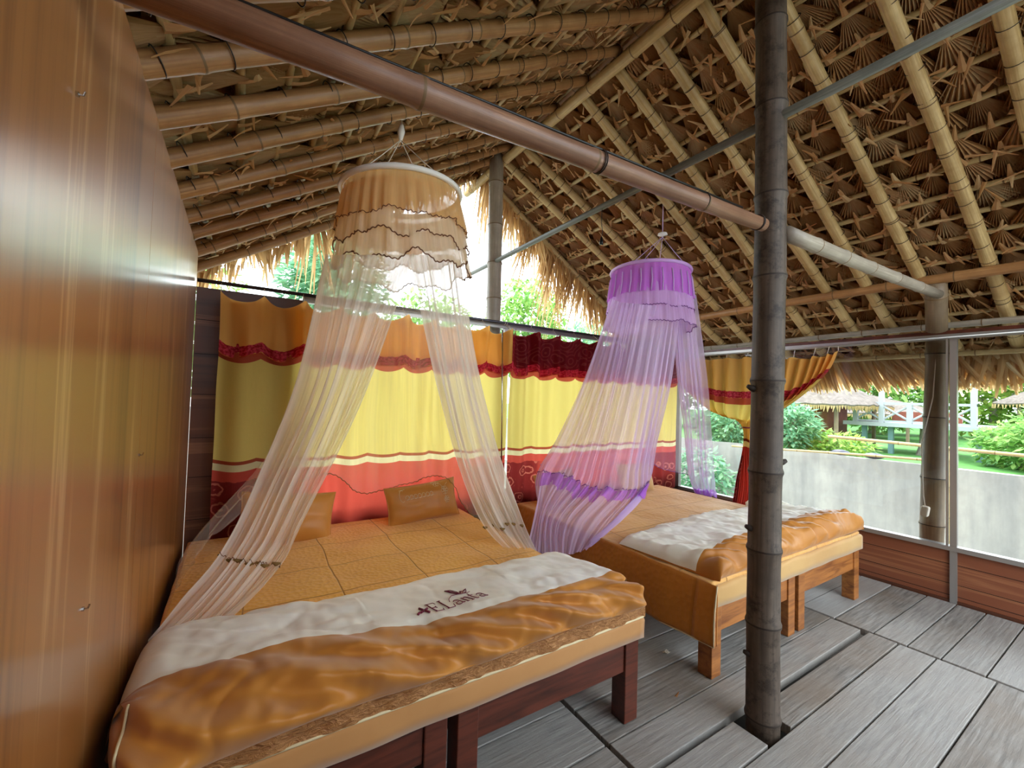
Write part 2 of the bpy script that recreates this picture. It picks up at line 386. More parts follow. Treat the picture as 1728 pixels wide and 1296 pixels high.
def wire_ring(parent, c, d, r, mat=None, name='wire_tie', lw=.0022, extra=0):
    d = V(d).normalized(); q = d.to_track_quat('Z', 'Y').to_matrix().to_4x4()
    mb = MB(); mb.torus(r, lw, 18, 5, 0, Matrix.Translation(c) @ q)
    if extra:
        mb.torus(r, lw, 18, 5, 0, Matrix.Translation(V(c) + d * .007) @ q)
    o = mb.build(name, mat or MAT['wire'], parent, smooth=True); return o

# ------------------------------------------------------------ floor and ground
mb = MB(); rnd = random.Random(3)
def plank(x0, x1, y0, y1, dz=0):
    g = .004; mb.box(x0 + g, y0 + g, -.045 + dz, x1 - g, y1 - g, 0 + dz, 0, rnd.random())
ys_mid = [-1.4, -1.12, -.86, -.58, -.3, -.05, .2, .36, .57, .815, .99, 1.16, 1.36, 1.59, 1.82, 2.06, 2.3, 2.54, 2.78, 3.02, 3.26, 3.5]
for a, b in zip(ys_mid, ys_mid[1:]):
    xa = 1.42
    if abs(a - .99) < .01:
        plank(xa, 2.03, a + .003, b, 0); plank(2.225, 3.61, a + .003, b - .012, 0); continue
    plank(xa, 3.61 if a < 1.1 or a > 1.2 else 3.6, a + (.022 if abs(a - 1.16) < .01 else 0), b, rnd.uniform(-.002, .0))
ys_r = [-1.4, -1.15, -.9, -.65, -.4, -.15, .1, .36, .615, .80, .955, 1.125, 1.345, 1.56, 1.8, 2.05, 2.3, 2.55, 2.8, 3.05, 3.3, 3.5]
for a, b in zip(ys_r, ys_r[1:]): plank(3.625, 4.735, a, b, rnd.uniform(-.003, .0))
ys_l = [-1.4, -1.1, -.82, -.55, -.28, 0, .25, .5, .78, 1.08, 1.36, 1.63, 1.9, 2.18, 2.45, 2.72, 3.0, 3.25, 3.5]
for a, b in zip(ys_l, ys_l[1:]):
    plank(.55, 1.405, a, b, rnd.uniform(-.003, 0)); plank(-.26, .54, a + .02, b + .02 if b < 3.4 else b, rnd.uniform(-.003, 0))
mb.build('floor', MAT['floor'], bevel=.003, kind='structure')
mb = MB(); 
for yy in (-1.1, -.1, .9, 1.9, 2.9): mb.box(-.3, yy, -.2, 4.75, yy + .08, -.05)
mb.build('trim_1', MAT['wood_red'], kind='structure')
mb = MB(); mb.box(-40, -40, -.75, 7.9, 60, -.7); mb.build('ground', MAT['earth'], kind='structure')
mb = MB(); mb.box(-1.5, -2.2, -.71, 5.6, 4.6, -.69); mb.build('ground', MAT['shade_soil'], kind='structure')  # dark sheet under the hut, shade put into its colour
mb = MB(); mb.box(8.1, -40, -.1, 60, 60, .33); mb.build('ground', MAT['grass'], kind='structure')

# ------------------------------------------------------------ walls
# left wall: three tall laminate sheets, top edge just under the rafters
mb = MB()
for a, b in ((-1.3, .55), (.55, 1.845), (1.845, 3.07), (3.07, 3.524)):
    mb.box(-.30, a + .0015, -.05, -.27, b - .0015, 2.40, 0, .5)
mb.box(-.305, -1.3, -.05, -.297, 3.52, 2.39, 1)
mb.build('wall_left', [MAT['wall_left'], MAT['seam']], kind='structure')
for (px, py) in ((128, 158), (138, 1028), (234, 768)):
    p = A(px, py, 'x', -.27); mb = MB(); mb.tube([p + V((-.002, 0, 0)), p + V((.004, 0, 0))], .005, 8); mb.tube([p + V((.004, 0, 0)), p + V((.010, 0, 0)), p + V((.012, 0, .008))], .0018, 6)
    mb.build('wall_screw', MAT['chrome'], label={128: 'small metal screw hook high on the glossy left wall', 138: 'small metal screw hook low on the glossy left wall', 234: 'small screw head on the left wall seam, mid height'}[px], cat='screw')
# unseen wall added behind the camera to cut light, wide opening beside it
mb = MB(); mb.box(-.30, -1.36, -.05, 2.0, -1.31, 2.38)
mb.build('wall_front_light_block', MAT['wall_back'], kind='structure')
# back wall
D = 3.53
mb = MB(); mb.box(-.2695, D, -.05, .37, D + .025, 2.17)
for z in (.35, .62, .9, 1.16, 1.45, 1.72, 1.95): mb.box(-.262, D - .002, z, .37, D, z + .004, 1)
mb.box(.37, D, -.05, 4.74, D + .025, .58)
mb.build('wall_back', [MAT['wall_back'], MAT['seam']], kind='structure')
mb = MB()
def bar(x0, y0, z0, x1, y1, z1): mb.box(x0, y0, z0, x1, y1, z1)
bar(.37, D - .01, .575, 4.74, D + .035, .61); bar(.37, D - .01, 2.155, 4.74, D + .035, 2.20); bar(2.14, D - .01, .6, 2.18, D + .035, 2.16); bar(4.70, D - .01, .6, 4.745, D + .035, 2.16); bar(.37, D - .01, .6, .40, D + .035, 2.16)
mb2 = MB(); mb2.box(.4, D + .008, .61, 2.14, D + .012, 2.155); mb2.box(2.18, D + .008, .61, 4.70, D + .012, 2.155)
wf = mb.build('window_1', MAT['alu'], kind='structure'); mb2.build('pane', MAT['glass'], wf)
# right wall
XR = 4.75
mb = MB(); mb.box(XR, -1.4, -.05, XR + .02, D + .02, .40)
for z in (.05, .14, .29): mb.box(XR - .0015, -1.4, z, XR, D, z + .004, 1)
mb.build('wall_right', [MAT['wall_right'], MAT['seam']], kind='structure')
mb = MB(); bar(XR - .03, -1.4, .40, XR + .04, D + .02, .435)
bar(XR - .015, -1.4, 2.06, XR + .03, D + .02, 2.10)
bar(XR - .02, .955, 0, XR + .02, .995, 2.06); bar(XR - .02, -1.1, 0, XR + .02, -1.06, 2.06)
bar(XR - .03, 3.44, 0, XR + .02, 3.50, 2.06); bar(XR - .015, 1.005, .435, XR + .005, 1.018, 2.06); bar(XR - .015, -1.4, 1.0, XR - .01, -1.39, 1.01)
mb2 = MB(); mb2.box(XR + .006, 1.0, .435, XR + .01, 3.44, 2.06); mb2.box(XR + .006, -1.06, .435, XR + .01, .95, 2.06)
wf = mb.build('window_2', MAT['alu'], kind='structure'); mb2.build('pane', MAT['glass'], wf)
mb = MB(); mb.box(XR - .012, -1.4, 0, XR, D, .02); mb.build('baseboard_right', MAT['wall_back'], kind='structure')
mb = MB(); mb.box(XR + .0, -1.4, 2.10, XR + .03, 3.5, 2.13); mb.build('trim_2', MAT['wood_red'], kind='structure')
# curtain rails
mb = MB(); mb.tube([A(333, 472, 'y', 3.46) , (4.70, 3.46, 2.19)], .013, 10, cap=True)
mb.build('curtain_rail', MAT['steel_dark'], smooth=True, label='dark metal curtain rail along the back wall above the yellow curtains', cat='curtain rail')
mb = MB(); mb.tube([(4.70, .3, 2.075), (4.70, 3.44, 2.055)], .008, 10)
mb.build('curtain_rail', MAT['alu'], smooth=True, label='thin grey curtain rail over the right-hand windows', cat='curtain rail')
mb = MB(); mb.tube([A(848, 556, 'y', 3.36), A(846, 790, 'y', 3.36)], .007, 10)
mb.build('curtain_rod', MAT['chrome'], smooth=True, label='thin silver rod hanging upright where the two back curtains meet', cat='rod')

# ------------------------------------------------------------ roof
ORD = ['first', 'second', 'third', 'fourth', 'fifth', 'sixth', 'seventh', 'eighth', 'ninth', 'tenth', 'eleventh', 'twelfth', 'thirteenth', 'fourteenth', 'fifteenth', 'sixteenth', 'seventeenth', 'eighteenth', 'nineteenth', 'twentieth']
YF, YB = -1.3, 4.42
lenR = (5.45 - RXR) / math.cos(math.atan(SR)); lenL = (RXR + .75) / math.cos(math.atan(SL))
def slope(side, s, y, h):       # s = metres down from ridge, h = height above rafter plane (outwards)
    S_ = SR if side > 0 else SL; a = math.atan(S_)
    return V((RXR + side * (math.cos(a) * s + math.sin(a) * h), y, RZR - math.sin(a) * s + math.cos(a) * h))
for side, L in ((1, lenR), (-1, lenL)):
    mb = MB()
    for (h0, h1) in ((.108, .18),):
        P = [slope(side, s, y, h) for h in (h0, h1) for s in (-.02, L) for y in (YF, YB)]
        b = mb.add(P)
        for q in ((0, 1, 3, 2), (4, 6, 7, 5), (0, 4, 5, 1), (2, 3, 7, 6), (0, 2, 6, 4), (1, 5, 7, 3)): mb.face([b + k for k in q])
    mb.build('ceiling', MAT['thatch'], kind='structure')
mb = MB()
P_ = [slope(1, .25, 0, .20), slope(1, 0, 0, .215) , slope(-1, .25, 0, .20), slope(1, .25, 0, .12), V((RXR, 0, RZR + .13)), slope(-1, .25, 0, .12)]
b = mb.add([V((p.x, y, p.z)) for y in (YF, YB) for p in P_])
for q in ((0, 1, 7, 6), (1, 2, 8, 7), (3, 9, 10, 4), (4, 10, 11, 5), (0, 6, 9, 3), (2, 5, 11, 8)): mb.face([b + k for k in q])
mb.build('ceiling', MAT['thatch'], kind='structure')
BS = .2
def leaf_strip(mb, p, d, nrm, L, wd, t, curl=0):
    d = V(d).normalized(); s_ = V(nrm).cross(d)
    if s_.length < 1e-4: s_ = V((1, 0, 0))
    s_.normalize(); n_ = V(nrm).normalized()
    pts = []
    for k in range(4):
        f = k / 3; c = p + d * L * f + n_ * curl * f * f; ww = wd * (1 - .75 * f)
        pts += [c - s_ * ww, c + n_ * ww * .35, c + s_ * ww]
    b = mb.add(pts)
    for k in range(3):
        for j in range(2):
            i0 = b + k * 3 + j; mb.face([i0, i0 + 1, i0 + 4, i0 + 3], 0, [(j / 2, k / 3), ((j + 1) / 2, k / 3), ((j + 1) / 2, (k + 1) / 3), (j / 2, (k + 1) / 3)], t)
def fan(mb, side, s0, y, L, half, rot, h0, h1, rnd):
    n = rnd.choice((10, 12, 14)); base = rnd.uniform(.15, .8); b = len(mb.v); nr = 4
    for r in range(nr):
        f = (.06, .35, .7, 1)[r]
        for k in range(2 * n + 1):
            a = rot + half * (k / n - 1); rl = L * f * (1 + (.05 * math.sin(k * 2.3 + base * 9) if r == 3 else 0)) * (1 - .15 * abs(k / n - 1) ** 2)
            zz = (1 if k % 2 else -1) * .015 * f * (1.2 if r < 3 else 1)
            hh = h0 + (h1 - h0) * f + zz + .02 * math.sin(PI * f) * 0
            mb.v.append(tuple(slope(side, s0 + rl * math.cos(a), y + rl * math.sin(a), hh)))
    W = 2 * n + 1
    for r in range(nr - 1):
        for k in range(2 * n):
            t = min(1, max(0, base + (.17 if k % 2 else -.13) + rnd.uniform(-.1, .1)))
            mb.face([b + r * W + k, b + r * W + k + 1, b + (r + 1) * W + k + 1, b + (r + 1) * W + k], 0, [(k / W, r / 3), ((k + 1) / W, r / 3), ((k + 1) / W, (r + 1) / 3), (k / W, (r + 1) / 3)], t)
for side, L in ((1, lenR), (-1, lenL)):
    mb = MB(); rnd = random.Random(11 + side); row = 0
    s = -.02
    while s < L - .12:
        y = YF + rnd.uniform(0, .1)
        while y < YB - .02:
            fan(mb, side, s + rnd.uniform(-.01, .015), y, rnd.uniform(.245, .29), rnd.uniform(.42, .66), rnd.uniform(-.28, .28), .026 + rnd.uniform(-.006, .010), .085 + rnd.uniform(-.025, .015), rnd)
            # leaf butt folded over the batten
            p = slope(side, s + .012, y, .018 + rnd.uniform(-.004, .004)); a = rnd.uniform(-.5, .5)
            d = slope(side, s - .1, y + .1 * math.sin(a) * 1.2, .03) - p
            nrm = slope(side, s, y, -.1) - slope(side, s, y, 0)
            leaf_strip(mb, slope(side, s + .055, y + rnd.uniform(-.02, .02), .035), slope(side, s - .03, y + rnd.uniform(-.03, .03), .012) - slope(side, s + .055, y, .035), nrm, rnd.uniform(.09, .13), rnd.uniform(.014, .026), rnd.uniform(.5, 1), -.03)
            for q in range(rnd.choice((1, 1, 2, 3))):
                dd = V((0, rnd.uniform(-1, 1), 0)) + (slope(side, s + rnd.uniform(-.5, 1.0), y, rnd.uniform(-.03, .06)) - slope(side, s, y, 0))
                leaf_strip(mb, slope(side, s + rnd.uniform(-.02, .02), y + rnd.uniform(-.06, .06), rnd.uniform(.0, .03)), dd, nrm, rnd.uniform(.06, .15), rnd.uniform(.006, .016), rnd.uniform(.3, 1), rnd.uniform(-.01, .03))
            y += rnd.uniform(.115, .165)
        s += BS; row += 1
    mb.build('palm_thatch', MAT['leaf'], kind='stuff', label='dry palm leaf thatch folded over the battens on the %s roof slope' % ('right' if side > 0 else 'left'), cat='thatch')
    s = .03; k = 0
    nm = 'right' if side > 0 else 'left'
    while s < L - .1:
        rnd2 = random.Random(k * 7 + side)
        p0 = slope(side, s, YF, .052); p1 = slope(side, s + rnd2.uniform(-.02, .02), YB - .1, .052)
        o = pole('bamboo_batten', p0, p1, .017, .019, MAT['batten'], None, 'batten', 'thin bamboo battens of the %s roof slope' % nm, spacing=.3, bend=.006, n=8)
        o['label'] = 'thin bamboo batten under the thatch of the %s slope, %s below the ridge' % (nm, ORD[k]); s += BS; k += 1
# rafters
def rafter(side, yr, xe, ye, r, idx, ext):
    a = V((RXR + side * .03, yr, roofz(RXR + side * .03))); xs = RXR + side * ext; f = (xs - a.x) / (xe - a.x); e = V((xs, yr + (ye - yr) * f, roofz(xs)))
    nm = 'right' if side > 0 else 'left'
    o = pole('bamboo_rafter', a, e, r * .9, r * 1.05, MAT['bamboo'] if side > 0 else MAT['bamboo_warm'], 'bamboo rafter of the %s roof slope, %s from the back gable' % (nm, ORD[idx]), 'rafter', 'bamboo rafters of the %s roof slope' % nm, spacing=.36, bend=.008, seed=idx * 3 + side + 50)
    if yr > .2 or side > 0:
        d = (e - a).normalized(); s = .05; c_ = math.cos(math.atan(SR if side > 0 else SL)); L = (e - a).length
        while s < L - .02:
            wire_ring(o, a + d * s + V((0, 0, .004)), d, r * 1.12, extra=int(s * 10) % 2); s += BS
RR = [(4.2, 4.18), (3.78, 3.45), (3.47, 3.0), (3.05, 2.70), (2.60, 2.40), (2.24, 2.06), (1.885, 1.70), (1.565, 1.40), (1.22, 1.07), (.83, .715), (.47, .40), (.12, .05), (-.25, -.3), (-.65, -.7), (-1.05, -1.1)]
for i, (a, b) in enumerate(RR): rafter(1, a, 5.2, b, .040 if i else .034, i, 3.08)
RL = [(4.22, 4.0), (3.78, 3.59), (3.53, 3.213), (3.2, 2.9), (2.83, 2.536), (2.45, 2.194), (2.12, 1.905), (1.75, 1.614), (1.45, 1.36), (1.1, 1.0), (.7, .65), (.3, .25), (-.1, -.15), (-.5, -.55), (-.95, -1)]
for i, (a, b) in enumerate(RL): rafter(-1, a, -.27, b, .036, i, 2.85)
o = pole('bamboo_ridge_pole', (RXR, YF, RZR - .075), (RXR - .03, 4.55, RZR - .10), .042, .042, MAT['bamboo'], 'pale bamboo ridge pole running under the roof peak', 'roof pole', spacing=.4)
mb = MB(); 
o = pole('bamboo_ridge_pole', (RXR - .02, YF, RZR + .03), (RXR - .02, 4.2, RZR + .03), .03, .03, MAT['bamboo_warm'], 'darker bamboo pole lying on the rafter tops at the roof peak', 'roof pole')
# tie beams and poles
pb0 = A(300, 0, 'y', 1.08); pb1 = A(1288, 379, 'y', 1.0); d = (pb1 - pb0).normalized()
P0 = V((-.26, 1.0, 2.212))
o = pole('bamboo_tie_beam', P0, pb1 + V((-.005, 0, 0)), .037, .028, MAT['bamboo_beam'], 'thick brown bamboo beam crossing from left wall to the dark centre post', 'beam', spacing=.62, bend=.003, n=20)
dd = (pb1 - P0).normalized()
wire_ring(o, P0 + dd * 1.20, dd, .035, extra=1); wire_ring(o, pb1 - dd * .05, dd, .032, extra=1); wire_ring(o, P0 + dd * 1.75, dd, .033)
mb = MB(); mb.tube([P0 + dd * t + V((0, -.016, .036 - t * .0045)) for t in (0, .5, 1, 1.5, 2.0)], .004, 6); mb.build('cable', MAT['black'], o, smooth=True, label='thin black wire lying along the beam')
pole('bamboo_tie_beam', A(1329, 394, 'y', 1.0), A(1582, 497, 'y', 1.0), .036, .034, MAT['bamboo_grey'], 'greyish bamboo beam from the centre post to the right window post', 'beam', spacing=.4, bend=.003)
pole('grey_tie_pole', (2.12, -.4, 2.89), (2.09, 4.2, 2.835), .021, .022, MAT['grey_pole'], 'straight grey-green pole running lengthwise past the centre post', 'pole', spacing=9, bend=.004)
pole('bamboo_wall_plate', (4.45, -1.25, 2.50), (4.45, 4.2, 2.475), .038, .036, MAT['bamboo_warm'], 'brown bamboo wall plate carried on the right window post under the rafters', 'beam', spacing=.4)
pole('bamboo_eave_pole', (5.24, -1.3, 1.985), (5.24, 4.3, 1.975), .022, .02, MAT['batten'], 'slim pale bamboo pole along the right eave outside the glass', 'pole', spacing=.4)
pole('bamboo_eave_pole', (4.9, -1.3, 2.19), (4.9, 4.3, 2.18), .026, .024, MAT['bamboo_grey'], 'dull bamboo pole just above the right window frame', 'pole', spacing=.4)
# posts
def post(name, p0, p1, r0, r1, mat, label, spacing, knots=(), nm='node_dark'):
    o = pole(name, p0, p1, r0, r1, mat, label, 'post', spacing=spacing, bend=.006, n=24, nodemat=nm)
    for (px, py, sx) in knots:
        z = A(px, py, 'y', p0[1]).z; f = (z - p0[2]) / (p1[2] - p0[2]); c = V(p0).lerp(V(p1), f); r = r0 + (r1 - r0) * f
        dr = V((.844, -.537, 0)) * sx; dr = V((.843 * sx, -.537 * sx, 0)).normalized()
        k = MB(); k.tube([c + dr * (r * .8), c + dr * (r * 1.12) + V((0, 0, .004)), c + dr * (r * 1.38) + V((0, 0, .012))], [.019, .015, .009], 8); k.build('branch_stub', MAT['node_dark'], o, smooth=True)
    return o
post('bamboo_post', (2.135, 1.07, -.6), (2.112, 1.07, 3.86), .071, .065, MAT['bamboo_post'], 'thick dark mottled bamboo post standing through the plank floor in front', .42, ((1268, 655, -1), (1325, 777, 1), (1265, 900, -1), (1266, 1118, -1)))
post('bamboo_post', A(838, 560, 'y', 3.72) - V((0, 0, 2.6)), A(838, 262, 'y', 3.72) , .075, .070, MAT['bamboo_grey'], 'grey bamboo post outside the back window carrying the ridge', .42, (), 'node')
post('bamboo_post', (5.0, 1.17, -.7), (4.96, 1.12, 2.19), .078, .073, MAT['bamboo_out'], 'brown bamboo post standing just outside the right-hand window', .46, (), 'node_dark')
post('bamboo_strut', (4.70, 1.06, 2.135), (4.47, 1.01, 2.475), .066, .064, MAT['bamboo_out'], 'short thick bamboo stub above the window frame carrying the wall plate', .5, (), 'node')
pb = post('bamboo_post', (4.86, 3.75, -.7), (4.86, 3.72, 2.15), .05, .05, MAT['bamboo_grey'], 'slim bamboo post outside the back right corner', .4, (), 'node')

# gable fringe and eave fringe (hanging dry leaves)
rnd = random.Random(5); mb = MB()
def hang(mb, p, L, wd, lean, t, nrm=V((0, -1, 0))):
    leaf_strip(mb, V(p), V((lean[0], lean[1], -1)), nrm, L, wd, t, rnd.uniform(-.05, .05))
x = -.55
while x < 5.3:
    zt = roofz(x) + .03
    prof = .3
    if 2.2 < x < 4.6: prof = .28 + .42 * math.exp(-((x - 3.35) / .75) ** 2) + .2 * abs(nz(x * 4, 1, 1))
    if 2.25 < x < 2.5: prof = .8
    if x < 1.3: prof = .16 + .5 * abs(nz(x * 3, 2, 5)) * 1.6
    if 1.3 <= x < 2.2: prof = .16
    for q in range(7 if x > 2.3 else 4):
        clump = nz(x * 6, 0, 3)
        hang(mb, (x + rnd.uniform(-.03, .03), YB - .1 + rnd.uniform(-.15, .1), zt + rnd.uniform(-.05, .07)), prof * rnd.uniform(.45, 1.1) * (.65 + 1.5 * abs(nz(x * 5, q * .2, 8))), rnd.uniform(.007, .020), (clump * .9 + rnd.uniform(-.15, .15), rnd.uniform(-.1, .15)), rnd.uniform(.0, .6))
    x += .028
mb.build('gable_fringe', MAT['leaf_pale'], kind='stuff', label='ragged dry palm leaves hanging from the back gable edge', cat='thatch')
mb = MB(); y = YF
while y < YB:
    for q in range(5):
        s0 = rnd.uniform(-.04, .04); cl = nz(y * 1.6, 4, q * .3)
        p = V((5.36 + rnd.uniform(-.03, .12), y + rnd.uniform(-.03, .03), 2.02 + rnd.uniform(-.02, .06)))
        leaf_strip(mb, p, V((rnd.uniform(.2, .5), cl * 1.0 - .35 + rnd.uniform(-.12, .12), -1.0)), V((-1, 0, -.2)), rnd.uniform(.34, .42), rnd.uniform(.016, .030), rnd.uniform(.15, 1), 0)
    y += .016
mb.build('eave_fringe', MAT['leaf_pale'], kind='stuff', label='dense pale palm leaf fringe hanging at the right eave outside the windows', cat='thatch')

# bulb holder hanging from grey pole
e = empty('lamp_socket', A(1015, 405, 'x', 2.1), 'small black lamp socket dangling on a wire from the grey pole', 'lamp socket')
p = V(e.location); mb = MB(); mb.tube([p + V((0, 0, .02)), p + V((0, 0, -.015)), p + V((0, 0, -.03))], [.006, .013, .014], 10); mb.build('socket', MAT['black'], e, smooth=True)
mb = MB(); mb.tube([p + V((0, 0, .02)), p + V((.008, 0, .06)), p + V((-.004, 0, .12)), V((p.x, p.y, 2.87))], .0022, 6); mb.build('wire', MAT['black'], e, smooth=True)
# weight on cord outside post
p = A(1561, 862, 'x', 4.84); e = empty('hanging_block', p, 'small pale plastic block hanging on a cord beside the outside post', 'hanging block')
mb = MB(); mb.box(-.03, -.025, -.045, .03, .025, .04, mat=Matrix.Translation(p) @ Matrix.Rotation(.15, 4, 'X')); mb.build('block', MAT['string_white'], e, bevel=.012)
mb = MB(); mb.tube([p + V((0, 0, .035)), p + V((0, .01, .12)), p + V((.03, .03, .55)), V((4.9, 1.13, 1.6)), V((4.9, 1.10, 2.2))], .004, 6); mb.build('cord', MAT['string_white'], e, smooth=True)

# ------------------------------------------------------------ curtains
def flat_curtain(name, x0, x1, y, ztop, zbot, mat, label, scallops, folds, amp, seed, hangz=2.19):
    e = empty(name, ((x0 + x1) / 2, y, ztop), label, 'curtain', 'curtains in front of the back windows')
    W = x1 - x0; ns = scallops
    def top(u):
        return ztop - .055 * abs(math.sin(PI * u * ns)) ** .8 * (1 if True else 0)
    def f(u, v):
        x = x0 + W * u; d_ = v * (ztop - zbot); fade = .35 + .65 * math.exp(-d_ * 2.0)
        yy = y - .02 * abs(math.cos(PI * u * ns)) ** 8 * math.exp(-d_ * 3) + amp * (.55 + .45 * fade) * (math.sin(u * folds * 2 * PI + 1.3 * math.sin(u * 17 + seed)) + .5 * nz(u * folds * 1.3, v * 1.5, seed))
        zz = top(u) * (1 - v) + zbot * v if v < .3 else top(u) * (1 - v) + zbot * v
        return V((x + .012 * nz(u * 9, v * 3, seed + 2), yy, zz))
    nu = int(W * 90); nv = 36
    mb = MB(); mb.grid(f, nu, nv, uvf=lambda u, v: (u * W, v * (ztop - zbot)))
    mb.build('curtain_panel', mat, e, smooth=True)
    # separate valance flap over the top
    def fv(u, v):
        p = f(u, v * .23); p.y -= .018 + .01 * v + amp * .9 * v * math.sin(u * folds * 3.1 * PI + seed); p.z -= .012 * v * math.sin(u * folds * 5 + seed)
        hk_ = abs(math.cos(PI * u * ns)); p.y -= .040 * hk_ ** 10 * (1 - .55 * v) - .012 * abs(math.sin(3 * PI * u * ns)) * v; return p
    mb = MB(); mb.grid(fv, nu, 12, uvf=lambda u, v: (u * W + .3, v * .36))
    mb.build('valance', mat, e, smooth=True)
    for k in range(ns + 1):
        u = k / ns; p = f(min(u, .999), 0); 
        q = MB(); q.tube([p + V((0, -.005, -.01)), V((p.x, 3.455, hangz - .0))], .0025, 6); q.torus(.012, .0022, 12, 5, 0, Matrix.Translation((p.x, 3.458, hangz)) @ Matrix.Rotation(PI / 2, 4, 'Y'))
        q.build('curtain_hook', MAT['string_white'], e, smooth=True)
flat_curtain('window_curtain', -.13, 2.10, 3.41, 2.13, .44, MAT['curtain_gold'], 'yellow and coral curtain with gold valance behind the cream canopy, back window left', 9, 9, .032, 1)
flat_curtain('window_curtain', 2.12, 4.60, 3.40, 2.13, .44, MAT['curtain_red'], 'yellow and coral curtain with crimson valance behind the lilac canopy, back window right', 9, 13, .026, 5)
# tied curtain on the right windows
e = empty('tied_curtain', (4.68, 2.55, 2.0), 'gold and red curtain gathered and tied in the middle at the right window', 'curtain')
tops = [(1136, 607, 3.36), (1185, 606, 0), (1225, 603, 0), (1262, 602, 0), (1300, 601, 0), (1340, 603, 0), (1375, 601, 0), (1398, 597, 0), (1413, 592, 0)]
mids = [(1150, 650), (1192, 662), (1222, 668), (1262, 670), (1300, 664), (1325, 668), (1355, 655), (1378, 640), (1395, 628)]
def rib(k):
    t_ = A(tops[k][0], tops[k][1], 'x', 4.68); m_ = A(mids[k][0], mids[k][1], 'x', 4.665)
    f = k / 8; 
    low = [(1195, 690), (1207, 695), (1226, 702), (1255, 705), (1275, 705), (1293, 700), (1318, 690), (1335, 680), (1350, 668)][k]
    l_ = A(low[0], low[1], 'x', 4.665)
    g_ = V((4.66, 2.59 - .10 * f, 1.24)); b_ = V((4.66, 2.66 - .26 * f, .62)); c_ = V((4.66, 2.70 - .26 * f, .34))
    return [t_, m_, l_, g_, b_, c_]
ribs = [rib(k) for k in range(9)]
def fc(u, v):
    pts = [catmull([r[j] for r in ribs], u) for j in range(6)]
    vv = v * 5; i = min(int(vv), 4); q = catmull(pts, v)
    am = (.030 if v < .5 else .030)
    q.x += am * 1.25 * math.sin(u * 13 * 2 * PI + 1.5 * math.sin(9 * u)) * (1 if v < .55 else .9) + .012 * nz(u * 12, v * 4, 2)
    if v < .15: q.z -= .02 * abs(math.sin(u * PI * 8)) * (1 - v / .15)
    return q
vmap = [0, .34, .62, .98, 1.5, 1.8]
def vl(v): x = v * 5; i = min(int(x), 4); return vmap[i] + (vmap[i + 1] - vmap[i]) * (x - i)
mb = MB(); mb.grid(fc, 260, 60, uvf=lambda u, v: (u * 2.2, vl(v))); mb.build('curtain_panel', MAT['curtain_gold'], e, smooth=True)
mb = MB(); mb.torus(.045, .008, 24, 6, 0, Matrix.Translation((4.66, 2.54, 1.24))); mb.build('tie_band', MAT['embroidery'], e, smooth=True)
for k in range(9):
    p = fc(k / 8, 0); q = MB(); q.tube([p, V((4.70, p.y, 2.065))], .0025, 6); q.build('curtain_hook', MAT['string_white'], e)

# ------------------------------------------------------------ beds
def bed_frame(x0, x1, y0, y1, mat, label):
    e = empty('bed_frame', ((x0 + x1) / 2, (y0 + y1) / 2, 0), label, 'bed frame', 'low wooden bed frames')
    for (lx, ly) in ((x0, y0), (x1 - .085, y0), (x0, y1 - .085), (x1 - .085, y1 - .085)):
        mb = MB(); mb.box(lx, ly, 0, lx + .085, ly + .085, .385); mb.build('leg', mat, e, bevel=.004)
    for (a, b, c, d_) in ((x0 + .085, y0 + .01, x1 - .085, y0 + .04), (x0 + .085, y1 - .04, x1 - .085, y1 - .01), (x0 + .01, y0 + .085, x0 + .04, y1 - .085), (x1 - .04, y0 + .085, x1 - .01, y1 - .085)):
        mb = MB(); mb.box(a, b, .235, c, d_, .38); mb.build('rail', mat, e, bevel=.003)
    mb = MB(); mb.box(x0 + .04, y0 + .04, .34, x1 - .04, y1 - .04, .36); mb.build('slat_base', mat, e)
bed_frame(-.22, .665, 1.40, 3.37, MAT['wood_red'], 'dark red wooden bed frame under the near bed, half beside the left wall')
bed_frame(.705, 1.645, 1.40, 3.37, MAT['wood_red'], 'dark red wooden bed frame under the near bed, half beside the floor aisle')
bed_frame(2.215, 3.135, 1.385, 3.30, MAT['wood_orange'], 'orange-brown wooden bed frame under the far bed, half behind the dark post')
bed_frame(3.185, 4.165, 1.385, 3.30, MAT['wood_orange'], 'orange-brown wooden bed frame under the far bed, half nearest the windows')
